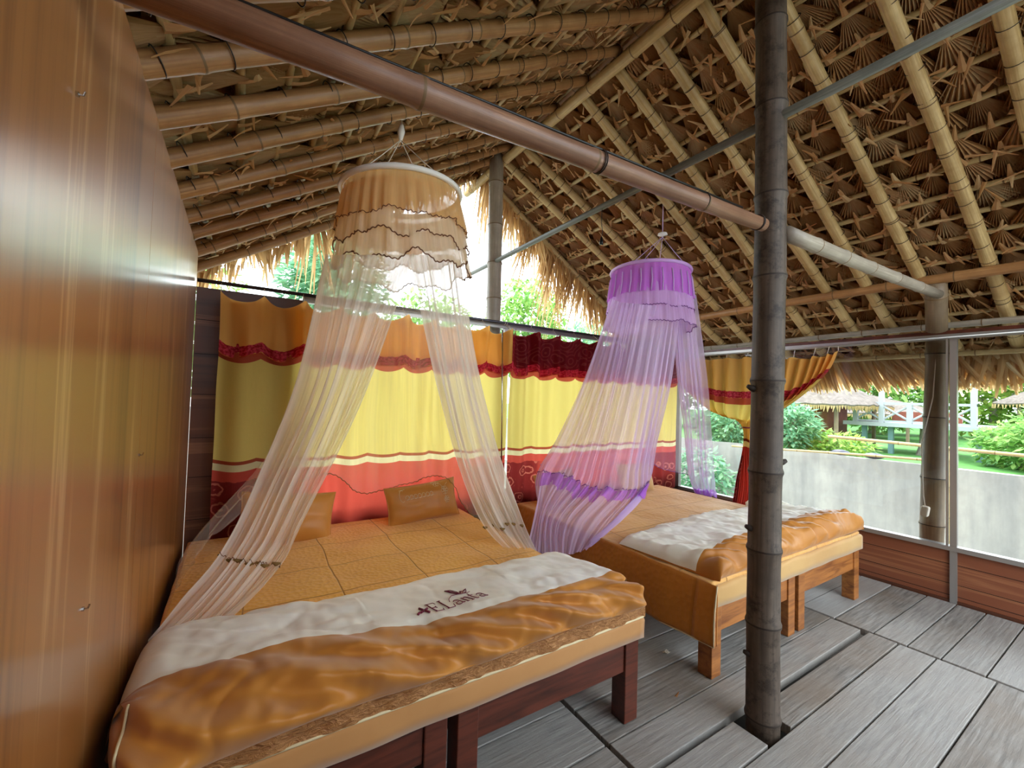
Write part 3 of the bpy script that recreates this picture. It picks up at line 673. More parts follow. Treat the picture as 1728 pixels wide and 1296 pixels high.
def rounded_slab(name, x0, x1, y0, y1, z0, z1, r, mat, seed=0, amp=.004, **kw):
    mb = MB(); n1, n2 = 60, 60
    prof = [(0, z0), (0, z0 + (z1 - z0) * .35), (.0, z1 - r)] + [(r * (1 - math.cos(a)), z1 - r + r * math.sin(a)) for a in (.4, .8, 1.2, PI / 2)]
    ring = []
    for k in range(n1): ring.append((x0 + (x1 - x0) * k / n1, y0, 0, 1))
    for k in range(n2): ring.append((x1, y0 + (y1 - y0) * k / n2, -1, 0))
    for k in range(n1): ring.append((x1 - (x1 - x0) * k / n1, y1, 0, -1))
    for k in range(n2): ring.append((x0, y1 - (y1 - y0) * k / n2, 1, 0))
    b = len(mb.v); N = len(ring); cx, cy = (x0 + x1) / 2, (y0 + y1) / 2
    cr = .04
    for (off, z) in prof:
        for (x, y, nx, ny) in ring:
            X = x + (off if x < cx else -off) * (1 if abs(x - cx) > (x1 - x0) / 2 - 1e-6 else 0); Y = y + (off if y < cy else -off) * (1 if abs(y - cy) > (y1 - y0) / 2 - 1e-6 else 0)
            w_ = amp * nz(x * 5, y * 5 + z * 9, seed)
            mb.v.append((X + nx * w_, Y + ny * w_, z + (w_ if z > z0 + .02 else 0)))
    for j in range(len(prof) - 1):
        for k in range(N): k2 = (k + 1) % N; mb.face([b + j * N + k, b + j * N + k2, b + (j + 1) * N + k2, b + (j + 1) * N + k])
    # top cover grid
    o_ = prof[-1][0]
    mb.grid(lambda u, v: V((x0 + o_ + (x1 - x0 - 2 * o_) * u, y0 + o_ + (y1 - y0 - 2 * o_) * v, z1 + amp * (nz((x0 + (x1 - x0) * u) * 5, (y0 + (y1 - y0) * v) * 5 + z1 * 9, seed)) * (0 if u in (0, 1) or v in (0, 1) else 1))), 60, 60)
    mb.face([b + k for k in range(N)][::-1])
    return mb.build(name, mat, kw.pop('parent', None), smooth=True, **kw)
m1 = empty('mattress', (.7, 2.4, .39), 'large mattress in a smooth tan sheet on the near bed', 'mattress')
rounded_slab('sheet', -.235, 1.655, 1.375, 3.385, .385, .485, .02, MAT['tan_sheet'], 1, .006, parent=m1)
mb = MB(); mb.tube([(-.235, 1.372, .482), (.3, 1.372, .487), (1.0, 1.371, .484), (1.64, 1.372, .487), (1.657, 1.40, .487), (1.657, 3.38, .485)], .005, 8); mb.build('piping', MAT['piping'], m1, smooth=True)
q = rounded_slab('quilted_spread', -.24, 1.645, 1.385, 3.38, .487, .525, .02, [MAT['quilt1']], 3, .008, label='golden quilted spread with fold creases covering the near bed', cat='bedspread')
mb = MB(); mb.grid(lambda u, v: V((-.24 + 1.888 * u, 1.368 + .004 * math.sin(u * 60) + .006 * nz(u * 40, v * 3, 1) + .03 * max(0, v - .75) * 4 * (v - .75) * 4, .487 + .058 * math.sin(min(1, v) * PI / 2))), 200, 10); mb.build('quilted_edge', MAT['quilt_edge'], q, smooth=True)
m2 = empty('mattress', (3.2, 2.35, .39), 'mattress in a pale gold sheet on the far bed', 'mattress')
rounded_slab('sheet', 2.205, 4.19, 1.37, 3.33, .385, .50, .025, MAT['yellow_sheet'], 5, .007, parent=m2)
sp2 = rounded_slab('quilted_spread', 2.195, 4.16, 1.385, 3.31, .50, .522, .01, [MAT['quilt2']], 7, .007, label='pale gold quilted spread hanging over the side of the far bed', cat='bedspread')
# hanging side drape with slanting lower corner
def dr(u, v):
    y = 1.345 + 1.95 * u; zb = .205 - .02 * math.sin(u * 8) + (.03 * u) ; z = .520 * (1 - v) + zb * v
    x = 2.19 - .012 * math.sin(v * PI) - .018 * v + .010 * v * math.sin(u * 26) - .012 * math.exp(-((u - .04) / .05) ** 2) * v
    return V((x, y, z))
mb = MB(); mb.grid(dr, 90, 16); mb.grid(lambda u, v: V((2.19 + .02 * u, 1.345 + .01 * u, dr(0, v).z + .05 * v * u)), 3, 16); mb.build('side_drape', MAT['drape'], sp2, smooth=True, solid=.004)
mb = MB(); mb.tube([dr(0, v / 8) for v in range(9)] + [dr(k / 12, 1) for k in range(1, 13)], .004, 6); mb.build('piping', MAT['piping'], sp2, smooth=True)

# duvets
def cosb(x): return .5 - .5 * math.cos(PI * min(max(x, 0), 1))
def duvet1():
    cs = [V((0, 2.02, .528)), V((0, 2.035, .55)), V((0, 1.99, .60)), V((0, 1.85, .625)), V((0, 1.68, .64)), V((0, 1.52, .655)), V((0, 1.40, .655)), V((0, 1.335, .635)), V((0, 1.305, .61)), V((0, 1.32, .575)), V((0, 1.37, .552)), V((0, 1.42, .535)), V((0, 1.6, .528)), V((0, 1.85, .528)), V((0, 2.02, .528))]
    X0, X1 = -.255, 1.655
    def f(u, v):
        p = catmull(cs, v); x = X0 + (X1 - X0) * u
        e0 = min(u / .06, 1); e1 = min((1 - u) / .045, 1); e = math.sqrt(max(0, 1 - (1 - min(e0, e1)) ** 2)); e = .02 + .98 * e
        cy, cz = 1.65, .528 + .03
        y = p.y; z = p.z
        left = max(0, 1 - u * 2.2)
        if z > .528: z = .528 + (z - .528) * (1 + .45 * left)
        if y < 1.5: y -= .07 * left * (1.5 - y) / .2
        top = min(1, max(0, (z - .53) / .06)); 
        front = min(1, max(0, (1.56 - y) / .15)) * top
        wr = math.sin((x * 1.0 + y * 1.4 + z * 1.6) * 24 + 5 * nz(x * 2.2, y * 2, 1)) 
        d1 = .034 * wr * front * (1.0 - .45 * u) * (.5 + abs(nz(x * 2.2, 3, 4)) * 2)
        cre = (1 - abs(nz(x * 3.5 + y * 2, y * 4 - x, z * 4)) * 3.2) ** 3 if abs(nz(x * 3.5 + y * 2, y * 4 - x, z * 4)) < .31 else 0
        d2 = .013 * nz(x * 4, y * 5, z * 5) + .013 * nz(x * 9 + y * 8, y * 11, z * 8) + .014 * nz(x * 1.6, y * 7, 9) + .005 * nz(x * 25, y * 22, z * 20) - .008 * cre
        z += (d1 * .6 + d2 * (.45 if .45 < x < 1.1 and y > 1.56 else 1)) * top + .010 * front * math.sin(x * 7)
        y -= d1 * front + d2 * front
        y = cy + (y - cy) * (e if y < 1.45 else 1 - (1 - e) * .25); z = cz + (z - cz) * e if z > cz else z
        return V((x, y, z))
    bord = lambda u: .36 + .03 * math.sin(u * 5 + 4)
    mb = MB()
    def bw(u): return 5.0 / 14 + .010 * math.sin(u * 7 + 3) - .02 * math.exp(-u * 12) + .008 * nz(u * 6, 0, 0)
    def fw(u, v): b = bw(u); return f(u, v / .36 * b if v < .36 else b + (v - .36) / .64 * (1 - b))
    mb.grid(fw, 300, 200, mf=lambda u, v: 0 if v < .36 else 1)
    b = mb.add([f(0, j / 60) for j in range(60)]); mb.face(range(b, b + 60), 1); b = mb.add([f(1, j / 60) for j in range(60)]); mb.face(list(range(b, b + 60))[::-1], 1)
    o = mb.build('folded_duvet', [MAT['cream'], MAT['gold_satin']], smooth=True, label='puffy gold duvet with cream band and maroon lettering across the near bed foot', cat='duvet')
    mb2 = MB(); mb2.tube([f(.028, .40 + .30 * k / 30) + V((-.003, -.004, .002)) for k in range(31)], .0035, 6); mb2.build('piping', MAT['piping'], o, smooth=True)
    return o, mb
dv1, dmb = duvet1()
bvh = BVHTree.FromPolygons([V(p) for p in dmb.v], dmb.f)
# lettering strokes in letter units (x right, y up); 0..1 height
def arc(cx, cy, rx, ry, a0, a1, n=12): return [(cx + rx * math.cos(math.radians(a0 + (a1 - a0) * k / n)), cy + ry * math.sin(math.radians(a0 + (a1 - a0) * k / n))) for k in range(n + 1)]
strokes = []
def S(pts, wd=1): strokes.append((pts, wd))
# E
S([(.0, 0), (.0, 1)], 1.6); S([(-.12, 0), (.55, 0), (.62, .2)]); S([(-.12, 1), (.5, 1), (.55, .82)]); S([(0, .52), (.36, .52)]); S([(.36, .42), (.36, .62)])
# L
S([(.95, 0), (.95, 1)], 1.6); S([(.83, 1), (1.07, 1)]); S([(.83, 0), (1.45, 0), (1.52, .25)])
# a
def a_(x): S(arc(x + .22, .42, .2, .2, 150, 20) + [(x + .42, .35), (x + .42, .06), (x + .55, .02)], 1.3); S(arc(x + .2, .16, .2, .15, 60, 350, 16), 1.1)
a_(1.72)
# n
S([(2.5, 0), (2.5, .6)], 1.4); S([(2.42, .58), (2.5, .6)]); S(arc(2.72, .38, .2, .22, 170, 0) + [(2.92, 0)], 1.3); S([(2.42, 0), (2.6, 0)]); S([(2.84, 0), (3.02, 0)])
# t
S([(3.25, .85), (3.25, .15)] + arc(3.37, .14, .12, .12, 180, 320), 1.3); S([(3.1, .62), (3.5, .62)])
a_(3.7)
# swash and leaves above
S([(1.55, .62), (1.8, .95), (2.2, 1.15), (2.8, 1.12), (3.4, 1.02), (3.75, 1.1)], .9)
S([(2.75, 1.12), (2.55, 1.5), (2.35, 1.95), (2.75, 1.85), (2.98, 1.5), (2.95, 1.12)], 1.0); S([(2.9, 1.2), (2.72, 1.6), (2.38, 1.92)], 2.0)
S([(3.0, 1.12), (3.2, 1.45), (3.35, 1.4)], 1.6); S([(3.15, 1.1), (3.45, 1.4), (3.8, 1.55)], 1.6); S([(3.3, 1.1), (3.6, 1.25), (3.9, 1.6)], 1.2)
# small flower left
for a0 in (20, 110, 200, 290): S([(-.62 + .08 * math.cos(math.radians(a0)), .45 + .08 * math.sin(math.radians(a0))), (-.62 + .36 * math.cos(math.radians(a0)), .45 + .36 * math.sin(math.radians(a0)))], 3.0)
S([(-1.05, .35), (-1.25, .25)], 3.2); S([(-.9, .4), (-.3, .5)], 1)
# a local frame on the cloth: text baseline from left end to right end
T0 = A(738, 1038, 'z', .64); T1 = A(822, 1013, 'z', .64)
def embroider(strokes, o3, xdir, ydir, scl, wdt, bvh, rdir, mat, parent, name, lift=.002):
    mb = MB()
    for pts, wd in strokes:
        P = []
        for i in range(len(pts) - 1):
            for k in range(4):
                f = k / 4; P.append((pts[i][0] * (1 - f) + pts[i + 1][0] * f, pts[i][1] * (1 - f) + pts[i + 1][1] * f))
        P.append(pts[-1]); Q = []
        for (a, b) in P:
            s_ = o3 + xdir * a * scl + ydir * b * scl - rdir * .3; h = bvh.ray_cast(s_, rdir)
            if h[0]: Q.append(h[0] - rdir * lift)
        if len(Q) > 1: mb.tube(Q, wdt * wd, 6)
    return mb.build(name, mat, parent, smooth=True)
xd = (T1 - T0); sc_l = xd.length / 4.15; xd.normalize(); yd = V((-xd.y, xd.x, 0))
embroider(strokes, T0 + V((0, 0, .2)), xd, (yd - xd * .10).normalized() * 1.55, sc_l * 1.0, .0015, bvh, V((0, 0, -1)), MAT['embroidery'], dv1, 'embroidered_lettering', .004)

def duvet2():
    # flat folded duvet, back edge slanting, corner folded
    def bk(u): return 1.99 + .10 * math.sin(u * 3 + .5) + .12 * u
    X0, X1 = 2.235, 4.20
    cs = [(1, .525), (1.02, .548), (.95, .572), (.75, .582), (.5, .59), (.3, .60), (.12, .60), (.02, .590), (-.02, .562), (.0, .533), (.06, .524), (.3, .527), (.7, .525), (1, .525)]
    csv = [V((a, b, 0)) for a, b in cs]
    def f(u, v):
        c = catmull(csv, v); x = X0 + (X1 - X0) * u; y0 = 1.375; y1 = bk(u); y = y0 + (y1 - y0) * c.x; z = c.y
        e0 = min(u / .04, 1); e1 = min((1 - u) / .04, 1); e = math.sqrt(max(0, 1 - (1 - min(e0, e1)) ** 2))
        top = min(1, max(0, (z - .53) / .03)); fr = min(1, max(0, (.35 - c.x) / .2))
        if z > .527: z = .527 + (z - .527) * (1.25 + .55 * u * (.6 + .4 * fr) + .25 * fr)
        wr = math.sin((x * .8 + y * 1.2) * 30 + 6 * nz(x * 2, y * 2, 7))
        dd_ = .012 * nz(x * 16 + y * 9, y * 13, z * 9) + .011 * nz(x * 6, y * 6, 2) + .008 * nz(x * 14, y * 5, 4) + .010 * wr * (.6 + fr) + .006 * nz(x * 30, y * 26, 4) + .010 * (1 - abs(nz(x * 3 + y * 3, y * 5, 8)) * 4) * .6
        z += dd_ * top; y -= .012 * wr * fr * top
        if u < .1: x += .12 * c.x * (1 - u / .1) * -.3
        z = .527 + (z - .527) * (.1 + .9 * e) if z > .527 else z
        return V((x, y, z))
    mb = MB()
    def bw(u): return .405 + .05 * nz(u * 3, 1, 1) + .03 * cosb(1 - u * 3) - .02 * u
    def fw(u, v): b = bw(u); return f(u, v / .36 * b if v < .36 else b + (v - .36) / .64 * (1 - b))
    mb.grid(fw, 300, 170, mf=lambda u, v: 0 if v < .36 else 1)
    for uu, rv in ((0, 0), (1, 1)):
        b = mb.add([f(uu, j / 60) for j in range(60)]); l_ = list(range(b, b + 60)); mb.face(l_[::-1] if rv else l_, 1)
    return mb.build('folded_duvet', [MAT['cream'], MAT['gold_satin']], smooth=True, label='crumpled gold and cream duvet folded flat across the far bed foot', cat='duvet')
dv2 = duvet2()
mb = MB(); mb.grid(lambda u, v: V((4.92 - 4.92 + 3.78 + .38 * u, 1.93 + .14 * v + .05 * math.sin(u * 4), .61 + .07 * math.sin(v * PI) * math.sin(u * PI * .9 + .2) + .014 * nz(u * 6, v * 3, 9))), 40, 14)
mb.build('turned_corner', MAT['cream'], dv2, smooth=True, solid=.02)

# pillows
def pillow(c, right, up, W, H, T, mat, label, seed, emb=False):
    right = V(right).normalized(); up = V(up); up = (up - right * up.dot(right)).normalized(); nrm = right.cross(up)   # points to the viewer
    e = empty('pillow', c - up * H * .5, label, 'pillow', 'gold pillows at the bed heads')
    def f(sgn):
        def g(u, v):
            a, b = 2 * u - 1, 2 * v - 1
            pin = 1 - .07 * (1 - abs(a) ** 2.5) * 0; X = a * W / 2 * (1 - .06 * (1 - b * b)); Y = b * H / 2 * (1 - .09 * (1 - a * a))
            th = T / 2 * (max(0, 1 - abs(a) ** 2.6) ** .55) * (max(0, 1 - abs(b) ** 2.6) ** .55)
            th += (.010 * nz(a * 2.5, b * 3, seed) + .008 * math.sin(a * 5 + b * 3 + 4 * nz(a, b, seed)) * max(0, -b)) * (1 - a * a) * (1 - b * b)
            return c + right * X + up * Y + nrm * th * sgn
        return g
    mb = MB(); mb.grid(f(1), 40, 30); mb.grid(lambda u, v: f(-1)(1 - u, v), 40, 30)
    o = mb.build('pillowcase', mat, e, smooth=True)
    per = [(k / 12, 0) for k in range(12)] + [(1, k / 12) for k in range(12)] + [(1 - k / 12, 1) for k in range(12)] + [(0, 1 - k / 12) for k in range(13)]
    mp = MB(); mp.tube([f(1)(a, b) for a, b in per], .004, 6); mp.build('piping', MAT['gold_satin'], e, smooth=True)
    if emb:
        bv = BVHTree.FromPolygons([V(p) for p in mb.v], mb.f); st = []
        # pale script line and flower sprays
        st.append((arc(-1.9, .3, .22, .45, 60, 300), 1.2)); st.append(([(-2.1, .75), (-1.6, .8)], 1)); 
        x = -1.55
        for k in range(7): st.append((arc(x, .12, .14, .17, 200, -120), 1)); x += .34
        st.append(([(-1.6, 0), (-.6, -.02), (.9, .02)], .7))
        for cx, cy, r in ((1.1, .9, .36), (1.75, .2, .38), (1.85, -.55, .3)):
            for a0 in range(0, 360, 60): st.append((arc(cx + r * .55 * math.cos(math.radians(a0)), cy + r * .55 * math.sin(math.radians(a0)), r * .35, r * .35, 0, 330, 8), .8))
        st.append(([(.9, 1.2), (1.5, .7), (1.8, 0), (1.7, -.9)], .7)); st.append(([(1.1, 1.3), (1.4, 1.5)], .8)); st.append(([(1.9, .6), (2.2, .8)], .8))
        embroider(st, c + up * H * .14, right, up, W / 6.2, .0013, bv, -nrm, MAT['embroidery_pale'], e, 'pale_embroidery', .0012)
pr = (1, .06, 0)
pillow(V((1.245, 3.20, .655)), (1, .10, .06), (0, .28, 1), .60, .30, .14, MAT['gold_satin'], 'gold pillow with pale flower embroidery leaning at the near bed head', 1, True)
pillow(V((.30, 3.14, .66)), (1, .0, -.10), (0, .25, 1), .56, .34, .15, MAT['gold_satin'], 'gold pillow half hidden behind the cream net of the near bed', 2)
pillow(V((2.55, 3.17, .66)), (1, .2, .05), (0, .3, 1), .56, .30, .15, MAT['gold_satin'], 'brownish gold pillow behind the lilac net, far bed head left', 3)
pillow(V((3.60, 3.15, .67)), (1, .1, -.03), (0, .3, 1), .58, .32, .16, MAT['yellow_sheet'], 'pale gold pillow behind the lilac net, far bed head right', 4)

# ------------------------------------------------------------ canopy nets
def loft(ribs, folds, amp, seed, ampcurve=None, nu=160, nv=70):
    ribs = [[V(p) for p in r] for r in ribs]
    def base(u, v):
        return catmull([catmull(r, v) for r in ribs], u)
    cam2 = None
    def f(u, v):
        p = base(u, v); e = 1e-2
        du = base(min(u + e, 1), v) - base(max(u - e, 0), v); dv = base(u, min(v + e, 1)) - base(u, max(v - e, 0))
        n_ = du.cross(dv)
        if n_.length > 1e-9: n_.normalize()
        a = amp * (ampcurve(v) if ampcurve else 1)
        ph = u * folds * 2 * PI + 1.7 * math.sin(u * 13 + seed) + 1.2 * nz(u * 5, v * 2.5, seed)
        return p + n_ * a * (math.sin(ph) + .5 * math.sin(2.3 * ph + seed))
    return f
def hemline(f, vv, mat, parent, n=120, r=.0025, wob=.006, name='hem_trim', u0=0, u1=1):
    mb = MB(); mb.tube([f(u0 + (u1 - u0) * k / n, vv) + V((0, 0, wob * math.sin(k * 1.3))) for k in range(n + 1)], r, 5); return mb.build(name, mat, parent, smooth=True)

def canopy(C, R, tilt, hook, label, ringmat, strmat, hookkind, tiers, name='mosquito_net'):
    e = empty(name, C, label, 'mosquito net', 'hoop canopies hanging over the beds')
    T = Matrix.Translation(C) @ tilt
    mb = MB(); mb.torus(R + .012, .016, 60, 10, 0, T @ Matrix.Translation((0, 0, .012)))
    # flat band
    mb.build('hoop', ringmat, e, smooth=True)
    for k in range(4):
        a = k * PI / 2 + .5; p = T @ V((R * math.cos(a), R * math.sin(a), .01)); mb = MB(); mb.tube([p, (p + hook) / 2 + V((0, 0, -.008)), hook], .0028, 6); mb.build('string', strmat, e, smooth=True)
    # tiers
    for ti, (z0, z1, r0, r1, mat, folds, amp, hem, hemw) in enumerate(tiers):
        def f(u, v, z0=z0, z1=z1, r0=r0, r1=r1, folds=folds, amp=amp, ti=ti):
            a = 2 * PI * u; ph = folds * a + 1.4 * math.sin(5 * a + ti) + .8 * math.sin(11 * a + 2 * ti)
            r = r0 + (r1 - r0) * v ** .8 + amp * (.25 + v) * math.sin(ph) + .4 * amp * v * math.sin(2.7 * ph)
            z = z0 + (z1 - z0) * v - hemw * v * (math.sin(7 * a + ti * 2) * .5 + .5 * math.sin(13 * a + ti) * .8)
            return T @ V((r * math.cos(a), r * math.sin(a), z))
        mb = MB(); mb.grid(f, 300, 14, uvf=lambda u, v: (u * 4, v)); mb.build('ruffle', mat, e, smooth=True)
        if hem: hemline(f, 1, hem, e, 420, .0035 if ti else .0025, .004, 'ruffle_hem')
    return e, T

# --- cream canopy over the near bed
C1 = V((.76, 2.46, 2.655)); R1 = .325; tilt1 = Matrix.Rotation(-.06, 4, 'Y') @ Matrix.Rotation(.0, 4, 'X')
hk = A(676, 236, 'y', 2.45)
e1, T1m = canopy(C1, R1, tilt1, V(hk), 'cream hoop mosquito net with gold ruffles hanging over the near bed', MAT['white_plastic'], MAT['string_white'], 'oval', [
    (.0, -.22, R1 + .002, R1 + .045, MAT['ruffle_gold'], 30, .008, MAT['brown_trim'], .018),
    (-.05, -.33, R1 - .004, R1 + .052, MAT['ruffle_cream'], 22, .007, MAT['brown_trim'], .034),
    (-.10, -.45, R1 - .018, R1 + .060, MAT['ruffle_cream'], 20, .009, MAT['brown_trim'], .04)])
mb = MB(); mb.grid(lambda u, v: T1m @ V(((R1 + .008 + .004 * math.sin(u * 170)) * math.cos(2 * PI * u), (R1 + .008 + .004 * math.sin(u * 170)) * math.sin(2 * PI * u), -.035 - .045 * v)), 300, 3); mb.build('gathered_band', MAT['ruffle_gold'], e1, smooth=True)
mb = MB(); hp = V(hk); mb.tube([hp + V((0, 0, -.01)), hp + V((0, 0, .01)), hp + V((.002, 0, .05)), hp + V((.003, 0, .085)), hp + V((.003, 0, .10))], [.007, .014, .022, .013, .003], 14); o = mb.build('ceiling_hook', MAT['white_plastic'], e1, smooth=True)
mb = MB(); mb.tube([hp + V((.003, 0, .09)), V((hp.x + .003, hp.y, roofz(hp.x) + .05))], .0025, 6); mb.build('string', MAT['string_white'], e1)
P = lambda px, py, a, v: A(px, py, a, v)
# left swath: from near hoop down to left edge of bed
left = [
    [P(548, 430, 'y', 2.50), P(500, 640, 'y', 2.55), P(440, 800, 'y', 2.55), P(372, 935, 'y', 2.45), P(305, 1015, 'y', 2.3), P(250, 1083, 'y', 2.08)],
    [P(575, 430, 'y', 2.30), P(535, 640, 'y', 2.42), P(455, 830, 'y', 2.48), P(395, 945, 'y', 2.40), P(320, 1030, 'y', 2.22), P(252, 1088, 'y', 2.06)],
    [P(620, 430, 'y', 2.18), P(565, 650, 'y', 2.32), P(475, 860, 'y', 2.42), P(425, 950, 'y', 2.36), P(335, 1050, 'y', 2.18), P(254, 1094, 'y', 2.05)],
    [P(665, 430, 'y', 2.14), P(585, 670, 'y', 2.28), P(495, 875, 'y', 2.38), P(450, 952, 'y', 2.34), P(350, 1062, 'y', 2.15), P(256, 1100, 'y', 2.04)],
    [P(700, 428, 'y', 2.14), P(612, 675, 'y', 2.26), P(510, 880, 'y', 2.36), P(474, 955, 'y', 2.34), P(365, 1060, 'y', 2.14), P(258, 1104, 'y', 2.03)]]
f = loft(left, 7, .018, 1, lambda v: .35 + .9 * math.sin(PI * min(v * 1.1, 1)))
mb = MB(); mb.grid(f, 200, 80, uvf=lambda u, v: (u, v * 2)); pl = mb.build('net_panel', MAT['net_cream'], e1, smooth=True)
for k in range(7):
    u = .04 + k * .14 + .02 * math.sin(k * 5); p = f(u, .60 + .008 * math.sin(k * 3)); mb = MB(); mb.tube([p + V((-.018, -.004, .006)), p + V((0, -.007, -.004)), p + V((.018, -.004, .005 * math.sin(k * 2)))], [.004, .010, .004], 6); mb.build('hem_knot', MAT['hem_knot'], pl, smooth=True)
hemline(f, .60, MAT['brown_trim'], pl, 100, .0018, .006)
right = [
    [P(690, 430, 'y', 2.14), P(735, 640, 'y', 2.22), P(775, 790, 'y', 2.35), P(815, 885, 'y', 2.45), P(868, 940, 'y', 2.30)],
    [P(715, 430, 'y', 2.16), P(752, 640, 'y', 2.24), P(790, 790, 'y', 2.36), P(833, 885, 'y', 2.45), P(878, 940, 'y', 2.28)],
    [P(740, 430, 'y', 2.22), P(772, 640, 'y', 2.30), P(810, 790, 'y', 2.38), P(850, 882, 'y', 2.42), P(888, 940, 'y', 2.26)],
    [P(760, 430, 'y', 2.32), P(790, 640, 'y', 2.40), P(830, 790, 'y', 2.42), P(866, 880, 'y', 2.40), P(898, 938, 'y', 2.25)],
    [P(775, 440, 'y', 2.45), P(806, 630, 'y', 2.50), P(848, 785, 'y', 2.48), P(882, 878, 'y', 2.38), P(908, 936, 'y', 2.24)]]
f = loft(right, 6, .014, 3, lambda v: .5 + .7 * math.sin(PI * v))
mb = MB(); mb.grid(f, 160, 80, uvf=lambda u, v: (u, v * 2)); pl = mb.build('net_panel', MAT['net_cream'], e1, smooth=True)
for k in range(6):
    p = f(.06 + k * .17, .765 + .012 * math.sin(k * 4)); mb = MB(); mb.tube([p + V((-.018, -.004, .006)), p + V((0, -.007, -.004)), p + V((.018, -.004, .006 * math.sin(k * 3)))], [.004, .010, .004], 6); mb.build('hem_knot', MAT['hem_knot'], pl, smooth=True)
back = [
    [P(546, 440, 'y', 2.52), P(510, 640, 'y', 2.75), P(450, 770, 'y', 3.0), V((-.20, 2.95, .62)), V((-.22, 2.6, .53))],
    [P(556, 440, 'y', 2.60), P(530, 640, 'y', 2.85), P(490, 760, 'y', 3.0), P(420, 850, 'y', 3.15), P(385, 880, 'y', 3.15)],
    [P(580, 440, 'y', 2.72), P(570, 620, 'y', 2.95), P(545, 720, 'y', 3.1), P(545, 790, 'y', 3.2), P(545, 800, 'y', 3.2)],
    [P(630, 440, 'y', 2.78), P(620, 620, 'y', 3.0), P(610, 720, 'y', 3.15), P(610, 800, 'y', 3.24), P(610, 832, 'y', 3.24)],
    [P(680, 440, 'y', 2.78), P(680, 620, 'y', 3.0), P(680, 720, 'y', 3.15), P(682, 790, 'y', 3.24), P(684, 817, 'y', 3.24)],
    [P(730, 440, 'y', 2.72), P(738, 620, 'y', 2.95), P(742, 720, 'y', 3.1), P(748, 780, 'y', 3.2), P(750, 805, 'y', 3.2)],
    [P(765, 440, 'y', 2.60), P(790, 620, 'y', 2.75), P(812, 730, 'y', 2.85), P(800, 830, 'y', 2.95), P(800, 872, 'y', 2.9)],
    [P(774, 440, 'y', 2.48), P(804, 620, 'y', 2.55), P(845, 780, 'y', 2.55), P(870, 850, 'y', 2.55), P(880, 890, 'y', 2.5)]]
f = loft(back, 11, .012, 6)
mb = MB(); mb.grid(f, 260, 60, uvf=lambda u, v: (u * 1.6, v * 2)); pl = mb.build('net_panel', MAT['net_cream_thin'], e1, smooth=True)
hemline(f, 1, MAT['hem_knot'], pl, 200, .0028, .004, u0=.22, u1=.9)

# --- lilac canopy over the far bed
C2 = V((3.13, 2.62, 2.655)); R2 = .335; tilt2 = Matrix.Rotation(.02, 4, 'Y') @ Matrix.Rotation(-.02, 4, 'X')
hk2 = V((3.14, 2.56, 3.02)); hk2 = A(1118, 400, 'y', 2.60)
e2, T2m = canopy(C2, R2, tilt2, V(hk2), 'lilac hoop mosquito net with violet ruffles hanging over the far bed', MAT['lilac_band'], MAT['string_lilac'], 'disc', [
    (.0, -.25, R2 + .008, R2 + .034, MAT['ruffle_violet'], 26, .009, None, .006),
    (-.02, -.37, R2 - .010, R2 + .044, MAT['ruffle_purple'], 22, .006, MAT['plum_hem'], .012),
    (-.05, -.50, R2 - .022, R2 + .056, MAT['ruffle_purple'], 20, .008, MAT['plum_hem'], .015)])
for k in range(26):
    a = 2 * PI * k / 26; mb = MB(); mb.tube([T2m @ V(((R2 + .022) * math.cos(a), (R2 + .022) * math.sin(a), -.05)), T2m @ V(((R2 + .034) * math.cos(a + .02), (R2 + .034) * math.sin(a + .02), -.15)), T2m @ V(((R2 + .046) * math.cos(a), (R2 + .046) * math.sin(a), -.25))], .004, 6); mb.build('ribbon', MAT['string_lilac'], e2, smooth=True)
hp = V(hk2); mb = MB(); mb.tube([hp, hp + V((0, 0, .012)), hp + V((0, 0, .02)), hp + V((0, 0, .035)), hp + V((0, 0, .04))], [.006, .008, .045, .04, .02], 20); mb.build('ceiling_hook', MAT['white_plastic'], e2, smooth=True)
mb = MB(); mb.tube([hp + V((0, 0, .03)), V((hp.x, hp.y, roofz(hp.x) + .04))], .004, 6); mb.build('string', MAT['string_lilac'], e2)
main = [
    [P(1034, 505, 'y', 2.66), P(985, 640, 'y', 2.72), P(940, 740, 'y', 2.70), P(908, 800, 'y', 2.62), P(905, 860, 'y', 2.52), P(885, 930, 'y', 2.45)],
    [P(1048, 510, 'y', 2.48), P(1010, 650, 'y', 2.58), P(970, 760, 'y', 2.62), P(950, 805, 'y', 2.58), P(920, 865, 'y', 2.45), P(912, 935, 'y', 2.36)],
    [P(1068, 512, 'y', 2.38), P(1038, 660, 'y', 2.48), P(1005, 780, 'y', 2.55), P(990, 825, 'y', 2.52), P(945, 880, 'y', 2.38), P(940, 938, 'y', 2.30)],
    [P(1098, 515, 'y', 2.34), P(1070, 660, 'y', 2.42), P(1040, 790, 'y', 2.48), P(1030, 828, 'y', 2.46), P(985, 880, 'y', 2.32), P(965, 935, 'y', 2.25)],
    [P(1128, 515, 'y', 2.36), P(1105, 660, 'y', 2.42), P(1082, 780, 'y', 2.46), P(1075, 830, 'y', 2.44), P(1035, 880, 'y', 2.28), P(992, 925, 'y', 2.22)],
    [P(1148, 510, 'y', 2.40), P(1133, 640, 'y', 2.42), P(1108, 740, 'y', 2.46), P(1092, 818, 'y', 2.44), P(1050, 868, 'y', 2.27), P(998, 912, 'y', 2.21)]]
f = loft(main, 12, .018, 2, lambda v: .5 + .8 * math.sin(PI * v))
mb = MB(); mb.grid(f, 260, 90, uvf=lambda u, v: (u * 1.4, v * 2)); pl = mb.build('net_panel', MAT['net_purple'], e2, smooth=True)
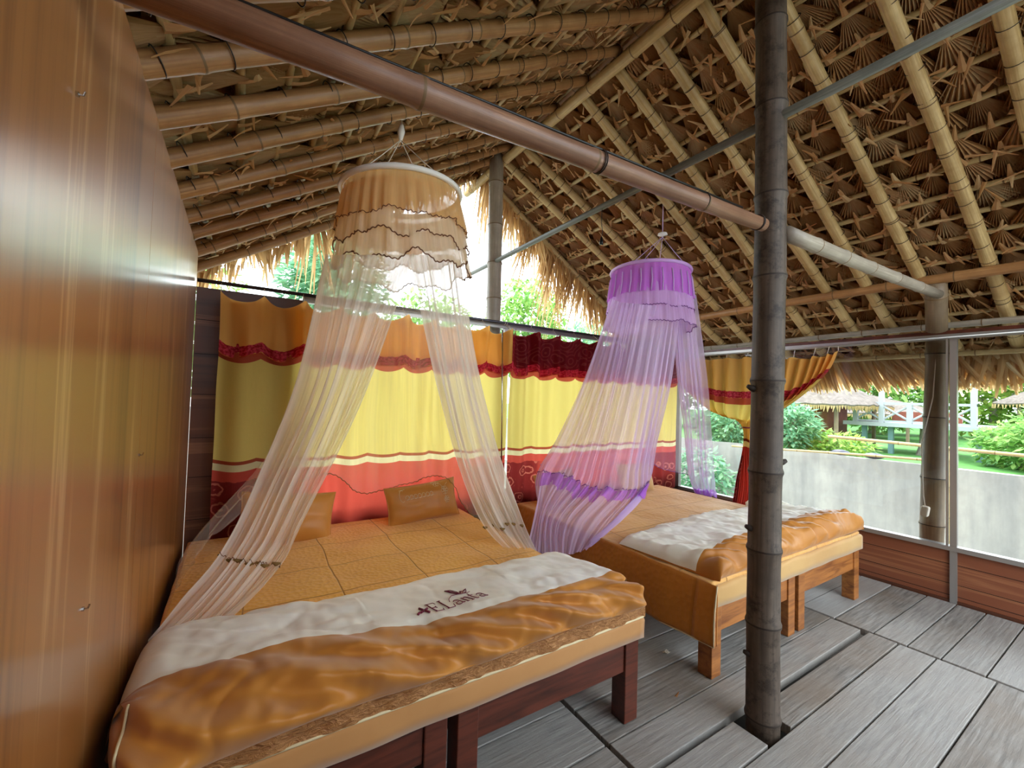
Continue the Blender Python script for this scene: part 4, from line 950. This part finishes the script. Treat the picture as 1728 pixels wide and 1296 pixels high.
mb = MB(); mb.grid(lambda u, v: f(u, .585 + .075 * v + .01 * math.sin(u * 40)) + V((0, -.012 - .01 * math.sin(u * 90), 0)), 200, 6, uvf=lambda u, v: (u * 2, v)); mb.build('gathered_trim', MAT['trim_purple'], pl, smooth=True)
hemline(f, .585, MAT['plum_hem'], pl, 160, .004, .006)
rt = [
    [P(1135, 512, 'y', 2.42), P(1145, 640, 'y', 2.6), P(1155, 720, 'y', 2.75), P(1162, 800, 'y', 2.9), P(1172, 832, 'y', 2.95)],
    [P(1148, 508, 'y', 2.42), P(1158, 640, 'y', 2.6), P(1166, 720, 'y', 2.75), P(1172, 800, 'y', 2.88), P(1180, 834, 'y', 2.93)],
    [P(1160, 502, 'y', 2.46), P(1174, 640, 'y', 2.6), P(1181, 720, 'y', 2.72), P(1186, 800, 'y', 2.85), P(1192, 836, 'y', 2.9)],
    [P(1170, 498, 'y', 2.54), P(1190, 640, 'y', 2.6), P(1197, 720, 'y', 2.70), P(1203, 800, 'y', 2.82), P(1206, 838, 'y', 2.87)]]
f = loft(rt, 6, .018, 4)
mb = MB(); mb.grid(f, 120, 60, uvf=lambda u, v: (u * .5, v * 2)); pl = mb.build('net_panel', MAT['net_purple'], e2, smooth=True)
mb = MB(); mb.grid(lambda u, v: f(u, .90 + .10 * v) + V((0, -.015 - .015 * math.sin(u * 50), .004 * math.sin(u * 31))), 120, 6, uvf=lambda u, v: (u, v)); mb.build('gathered_trim', MAT['trim_purple'], pl, smooth=True)
bk = [
    [P(1025, 545, 'y', 2.78), P(990, 640, 'y', 2.9), P(955, 720, 'y', 3.0), P(912, 785, 'y', 3.08)],
    [P(1050, 545, 'y', 2.92), P(1035, 640, 'y', 3.0), P(1020, 720, 'y', 3.08), P(1005, 790, 'y', 3.12)],
    [P(1090, 545, 'y', 2.95), P(1085, 640, 'y', 3.05), P(1080, 720, 'y', 3.12), P(1078, 775, 'y', 3.15)],
    [P(1130, 545, 'y', 2.92), P(1132, 640, 'y', 3.0), P(1130, 720, 'y', 3.06), P(1120, 792, 'y', 3.10)],
    [P(1170, 545, 'y', 2.75), P(1174, 640, 'y', 2.85), P(1176, 720, 'y', 2.90), P(1168, 802, 'y', 2.95)]]
f = loft(bk, 12, .014, 8)
mb = MB(); mb.grid(f, 220, 60, uvf=lambda u, v: (u * 1.2, v * 2)); pl = mb.build('net_panel', MAT['net_purple_thin'], e2, smooth=True)
hemline(f, 1, MAT['plum_hem'], pl, 160, .003, .004)

# ------------------------------------------------------------ small things on the floor
mb = MB(); p = A(1125, 1101, 'z', .012); mb.grid(lambda u, v: p + V((.035 * (u - .5) + .006 * nz(u * 5, v * 5, 1), .03 * (v - .5), .012 * nz(u * 4, v * 4, 3) + .004)), 8, 8); mb.build('paper_scrap', MAT['string_white'], solid=.002, label='tiny crumpled white scrap on the planks between the beds', cat='litter')
mb = MB(); p = A(1140, 1176, 'z', .004); leaf_strip(mb, p, V((1, .2, .1)), V((0, 0, 1)), .035, .008, .1, .006); mb.build('dry_leaf', MAT['leaf'], label='tiny brown dry leaf on the planks in front of the far bed', cat='leaf')

# ------------------------------------------------------------ outdoors
mb = MB(); mb.grid(lambda u, v: V((8.0 + .03 * nz(u * 9, v * 3, 0), -12 + 30 * u, -.72 + (1.45 + .06 * nz(u * 30, 0, 1)) * v)), 120, 12); mb.box(8.0, -12, -.7, 8.14, 18, .72)
mb.build('concrete_wall', MAT['concrete'], label='stained grey concrete retaining wall outside the right-hand windows', cat='wall')
for (a, b, r, lab) in (((7.6, 3.6, 1.06), (7.5, -2.0, .90), .022, 'upper pale bamboo rail stretched along above the concrete wall'), ((7.85, 5.2, .70), (7.85, 1.0, .80), .018, 'lower pale bamboo rail lying along the concrete wall top')):
    pole('bamboo_rail', A(1398, 737, 'x', 7.6) if r > .02 else A(1235, 752, 'x', 7.85), A(1728, 768, 'x', 7.6) + (A(1728, 768, 'x', 7.6) - A(1398, 737, 'x', 7.6)) * .6 if r > .02 else A(1600, 779, 'x', 7.85), r, r, MAT['batten'], lab, 'rail', spacing=.5)
for k, y in ((1, 1.6), (2, -.6)):
    pole('bamboo_stake', (7.62, y, -.7), (7.62, y, 1.02 if k else 1.08), .02, .02, MAT['batten'], ['pale bamboo stake holding the upper rail, beside the leafy bush', 'pale bamboo stake holding the upper rail, hidden by the outside post', 'pale bamboo stake holding the upper rail at the far right'][k], 'stake')

def hut(c, w_, d_, zr, zb, label, wallz=None):
    e = empty('thatched_hut', c, label, 'hut'); c = V(c)
    mb = MB()
    # hipped shaggy roof
    def f(u, v):
        a = 2 * PI * u; sq = 1 / max(abs(math.cos(a)), abs(math.sin(a))) ** .75
        r = .12 + .88 * v; return V((c.x + w_ / 2 * r * math.cos(a) * sq + .05 * nz(u * 60, v * 4, 1), c.y + d_ / 2 * r * math.sin(a) * sq, zr + (zb - zr) * v ** 1.15 + .06 * nz(u * 40, v * 6, 2)))
    mb.grid(f, 120, 16); mb.build('thatch_roof', MAT['straw'], e, smooth=False, solid=.08)
    mb = MB()
    for k in range(300):
        p = f(k / 300, 1); leaf_strip(mb, p, V((rnd.uniform(-.2, .2), rnd.uniform(-.2, .2), -1)), V((-1, 0, 0)), rnd.uniform(.08, .18), .025, rnd.uniform(.4, 1))
    mb.build('roof_fringe', MAT['straw_edge'], e)
    for sx in (-1, 1):
        for sy in (-1, 1): 
            q = MB(); q.tube([(c.x + sx * w_ * .36, c.y + sy * d_ * .36, .3), (c.x + sx * w_ * .36, c.y + sy * d_ * .36, zb + .1)], .05, 8); q.build('post', MAT['bamboo_out'], e)
    if wallz:
        q = MB(); q.box(c.x - w_ * .25, c.y - d_ * .2, .33, c.x + w_ * .3, c.y + d_ * .4, zb + .05); q.build('hut_wall', MAT['brick'], e)
    return e
hut((14, 6.0, .33), 3.4, 3.5, 2.35, 1.52, 'thatched hut with a grey shaggy roof beyond the concrete wall', True)
hut((20, 6.6, .33), 3.4, 4.6, 1.9, 1.25, 'lower far thatched hut seen beneath the grey shaggy roof')
hut((24, 1.1, .33), 4, 5.4, 2.9, 1.75, 'distant thatched hut with a pinkish grey roof at the far right')
# white viewing platform on stilts
e = empty('viewing_platform', (14.6, 3.6, .33), 'white railed wooden platform on posts beyond the concrete wall', 'platform')
mb = MB(); mb.box(13.9, 2.3, 1.02, 16.3, 5.0, 1.12); mb.build('deck', MAT['white_paint'], e)
ya, yb = 2.55, 4.75
ypts = [2.55, 3.1, 3.65, 4.2, 4.75]
for y in ypts:
    mb = MB(); top = 2.9 if y in (2.55, 3.1, 4.2) else 1.62; mb.box(13.95, y - .05, 1.1, 14.05, y + .05, top); mb.build('railing_post', MAT['white_paint'], e)
for a, b in zip(ypts, ypts[1:]):
    mb = MB(); mb.tube([(14, a, 1.18), (14, b, 1.56)], .025, 6); mb.tube([(14.01, a, 1.56), (14.01, b, 1.18)], .025, 6); mb.build('cross_brace', MAT['white_paint'], e)
mb = MB(); mb.box(13.96, 2.5, 1.58, 14.04, 4.8, 1.64); mb.build('handrail', MAT['white_paint'], e)
mb = MB(); mb.box(13.97, 2.5, 1.14, 14.03, 4.8, 1.18); mb.build('bottom_rail', MAT['white_paint'], e)
mb = MB(); mb.box(15.8, 3.1, 1.12, 15.9, 4.5, 1.40); mb.build('back_panel', MAT['brick'], e)
for y in (4.6, 4.05, 2.5):
    mb = MB(); mb.box(14.1, y - .05, .3, 14.2, y + .05, 1.03); mb.build('stilt', MAT['green_paint'], e)
mb = MB(); mb.tube([(14.6, 3.35, .3), (14.6, 3.35, .6), (14.6, 3.35, 1.03)], [.34, .27, .25], 14); mb.build('trunk_stilt', MAT['trunk'], e)

def plant(name, c, rx, ry, rz, n, ls, mat, label, cat, stem=None, drop=0, seed=1, group=None):
    r_ = random.Random(seed); c = V(c)
    e = empty(name, (c.x, c.y, stem if stem is not None else c.z - rz), label, cat, group)
    mb = MB()
    for k in range(n):
        while True:
            q = V((r_.uniform(-1, 1), r_.uniform(-1, 1), r_.uniform(-1, 1)))
            if .25 < q.length < 1: break
        if nz(q.x * 2 + seed, q.y * 2, q.z * 2) < -.28: continue
        p = c + V((q.x * rx, q.y * ry, q.z * rz)); d_ = V((q.x + r_.uniform(-.7, .7), q.y + r_.uniform(-.7, .7), r_.uniform(-.8, .5))).normalized()
        s_ = d_.cross(V((r_.uniform(-.3, .3), r_.uniform(-.3, .3), 1))).normalized(); L = ls * r_.uniform(.6, 1.3); ww = L * .22
        b = mb.add([p, p + d_ * L * .5 + s_ * ww, p + d_ * L, p + d_ * L * .5 - s_ * ww]); mb.face([b, b + 1, b + 2, b + 3], 0, None, r_.random())
    mb.build('foliage', mat, e)
    if stem is not None:
        q = MB(); q.tube([(c.x, c.y, stem), (c.x + .05, c.y, c.z)], [max(.03, rx * .08), .03], 8)
        for k in range(5):
            a = k * 1.3; q.tube([(c.x, c.y, c.z - rz * .5), (c.x + rx * .6 * math.cos(a), c.y + ry * .6 * math.sin(a), c.z + rz * .3)], [.03, .01], 6)
        q.build('trunk', MAT['trunk'], e)
# near bush hanging over the wall
plant('leafy_bush', (8.55, 5.05, 1.05), .38, .85, .44, 2600, .16, MAT['green_blue'], 'bluish green leafy bush spilling over the concrete wall left of the dark post', 'bush', .33, seed=2)
plant('leafy_bush', (8.7, 4.0, 1.12), .42, .50, .42, 2200, .14, MAT['green_blue'], 'bluish green leafy bush just right of the dark post, behind the wall', 'bush', .33, seed=3)
plant('leafy_bush', (9.2, 3.6, .78), .5, .75, .28, 1800, .13, MAT['green_yellow'], 'low yellow-green shrub on the bank beneath the hut', 'bush', .33, seed=4)
plant('leafy_bush', (7.35, 4.9, .1), .4, .6, .55, 1500, .15, MAT['green_blue'], 'green shrub growing low against the concrete wall behind the lilac net', 'bush', -.7, seed=5)
plant('leafy_bush', (12.5, .6, 1.1), .9, 1.35, .72, 5200, .15, MAT['green'], 'rounded green bush right of the white platform', 'bush', .33, seed=6)
plant('leafy_bush', (13.5, 1.8, .8), .8, .7, .5, 2600, .15, MAT['green'], 'smaller green bush close beside the white platform', 'bush', .33, seed=7)
plant('leafy_bush', (13, -1.2, 1.0), 1.0, 1.5, .8, 3800, .16, MAT['green_yellow'], 'yellow-green bush at the far right edge', 'bush', .33, seed=8)
mb = MB(); mb.tube([(11.0, .2, .3), (11.0, .2, .62)], [.9, .95], 24); mb.build('concrete_planter', MAT['concrete'], smooth=False, label='round grey concrete planter ring on the grass at far right', cat='planter')
# tyres / stones on the wall
for k, (px, lab) in enumerate(((1418, 'dark flat stone lying on the concrete wall, beside the bush'), (1475, 'dark flat stone lying on the concrete wall, near the outside post'))):
    p = A(px, 764, 'x', 8.07); mb = MB(); mb.grid(lambda u, v: V((8.07, p.y, .72)) + V((.06 * math.cos(2 * PI * u) * math.sin(PI * v), .13 * math.cos(PI * v), .05 + .045 * math.sin(2 * PI * u) * math.sin(PI * v))), 14, 8); mb.build('stone', MAT['black'] if False else MAT['steel_dark'], smooth=True, label=lab, cat='stone')
# trees behind (right)
r_ = random.Random(9)
places = []
trees = [((33, 3.5, 3.6), 5, 3.4, 'tall green tree far behind the platform', 'green'), ((34, 13, 3.6), 5, 3.4, 'tall green tree far behind the thatched hut', 'green_blue'), ((22, 12, 2.6), 2.6, 2.4, 'bluish green tree behind the thatched hut, left of the others', 'green_blue'), ((24, 7.5, 2.4), 2.4, 2.0, 'green tree behind the white platform, its left one', 'green'),
         ((26, 4.2, 2.6), 2.4, 2.2, 'yellow-green tree directly behind the white platform', 'green_yellow'), ((29, -.5, 2.6), 3.2, 2.4, 'green tree behind the distant pinkish hut', 'green'), ((27, -6, 2.6), 3.2, 2.4, 'bluish green tree at the far right', 'green_blue'),
         ((17, 14, 2.2), 2.4, 1.9, 'green tree seen through the lilac net near the room corner', 'green')]
for k, (c, r, rz, lab, mt) in enumerate(trees): plant('garden_tree', c, r, r, rz, 6500, .34, MAT[mt], lab, 'tree', .33, seed=20 + k)
# trees behind the back gable
gt = [((1.7, 10.2, 4.0), 1.1, 1.15, 'pale bluish green tree beyond the left end of the back gable', 'green_blue'), ((4.4, 11.5, 3.0), 1.4, 1.4, 'green tree left of the back bamboo post', 'green'), ((7.2, 10.6, 3.6), 1.2, 1.5, 'green tree right of the back bamboo post', 'green'), ((10.2, 11, 2.8), 1.5, 1.6, 'green tree beyond the hanging gable leaves', 'green_blue'), ((-1.6, 12, 3.0), 1.8, 1.8, 'green tree beyond the back left corner', 'green')]
for k, (c, r, rz, lab, mt) in enumerate(gt): plant('garden_tree', c, r, r, rz, 4200, .24, MAT[mt], lab, 'tree', -.7, seed=40 + k)
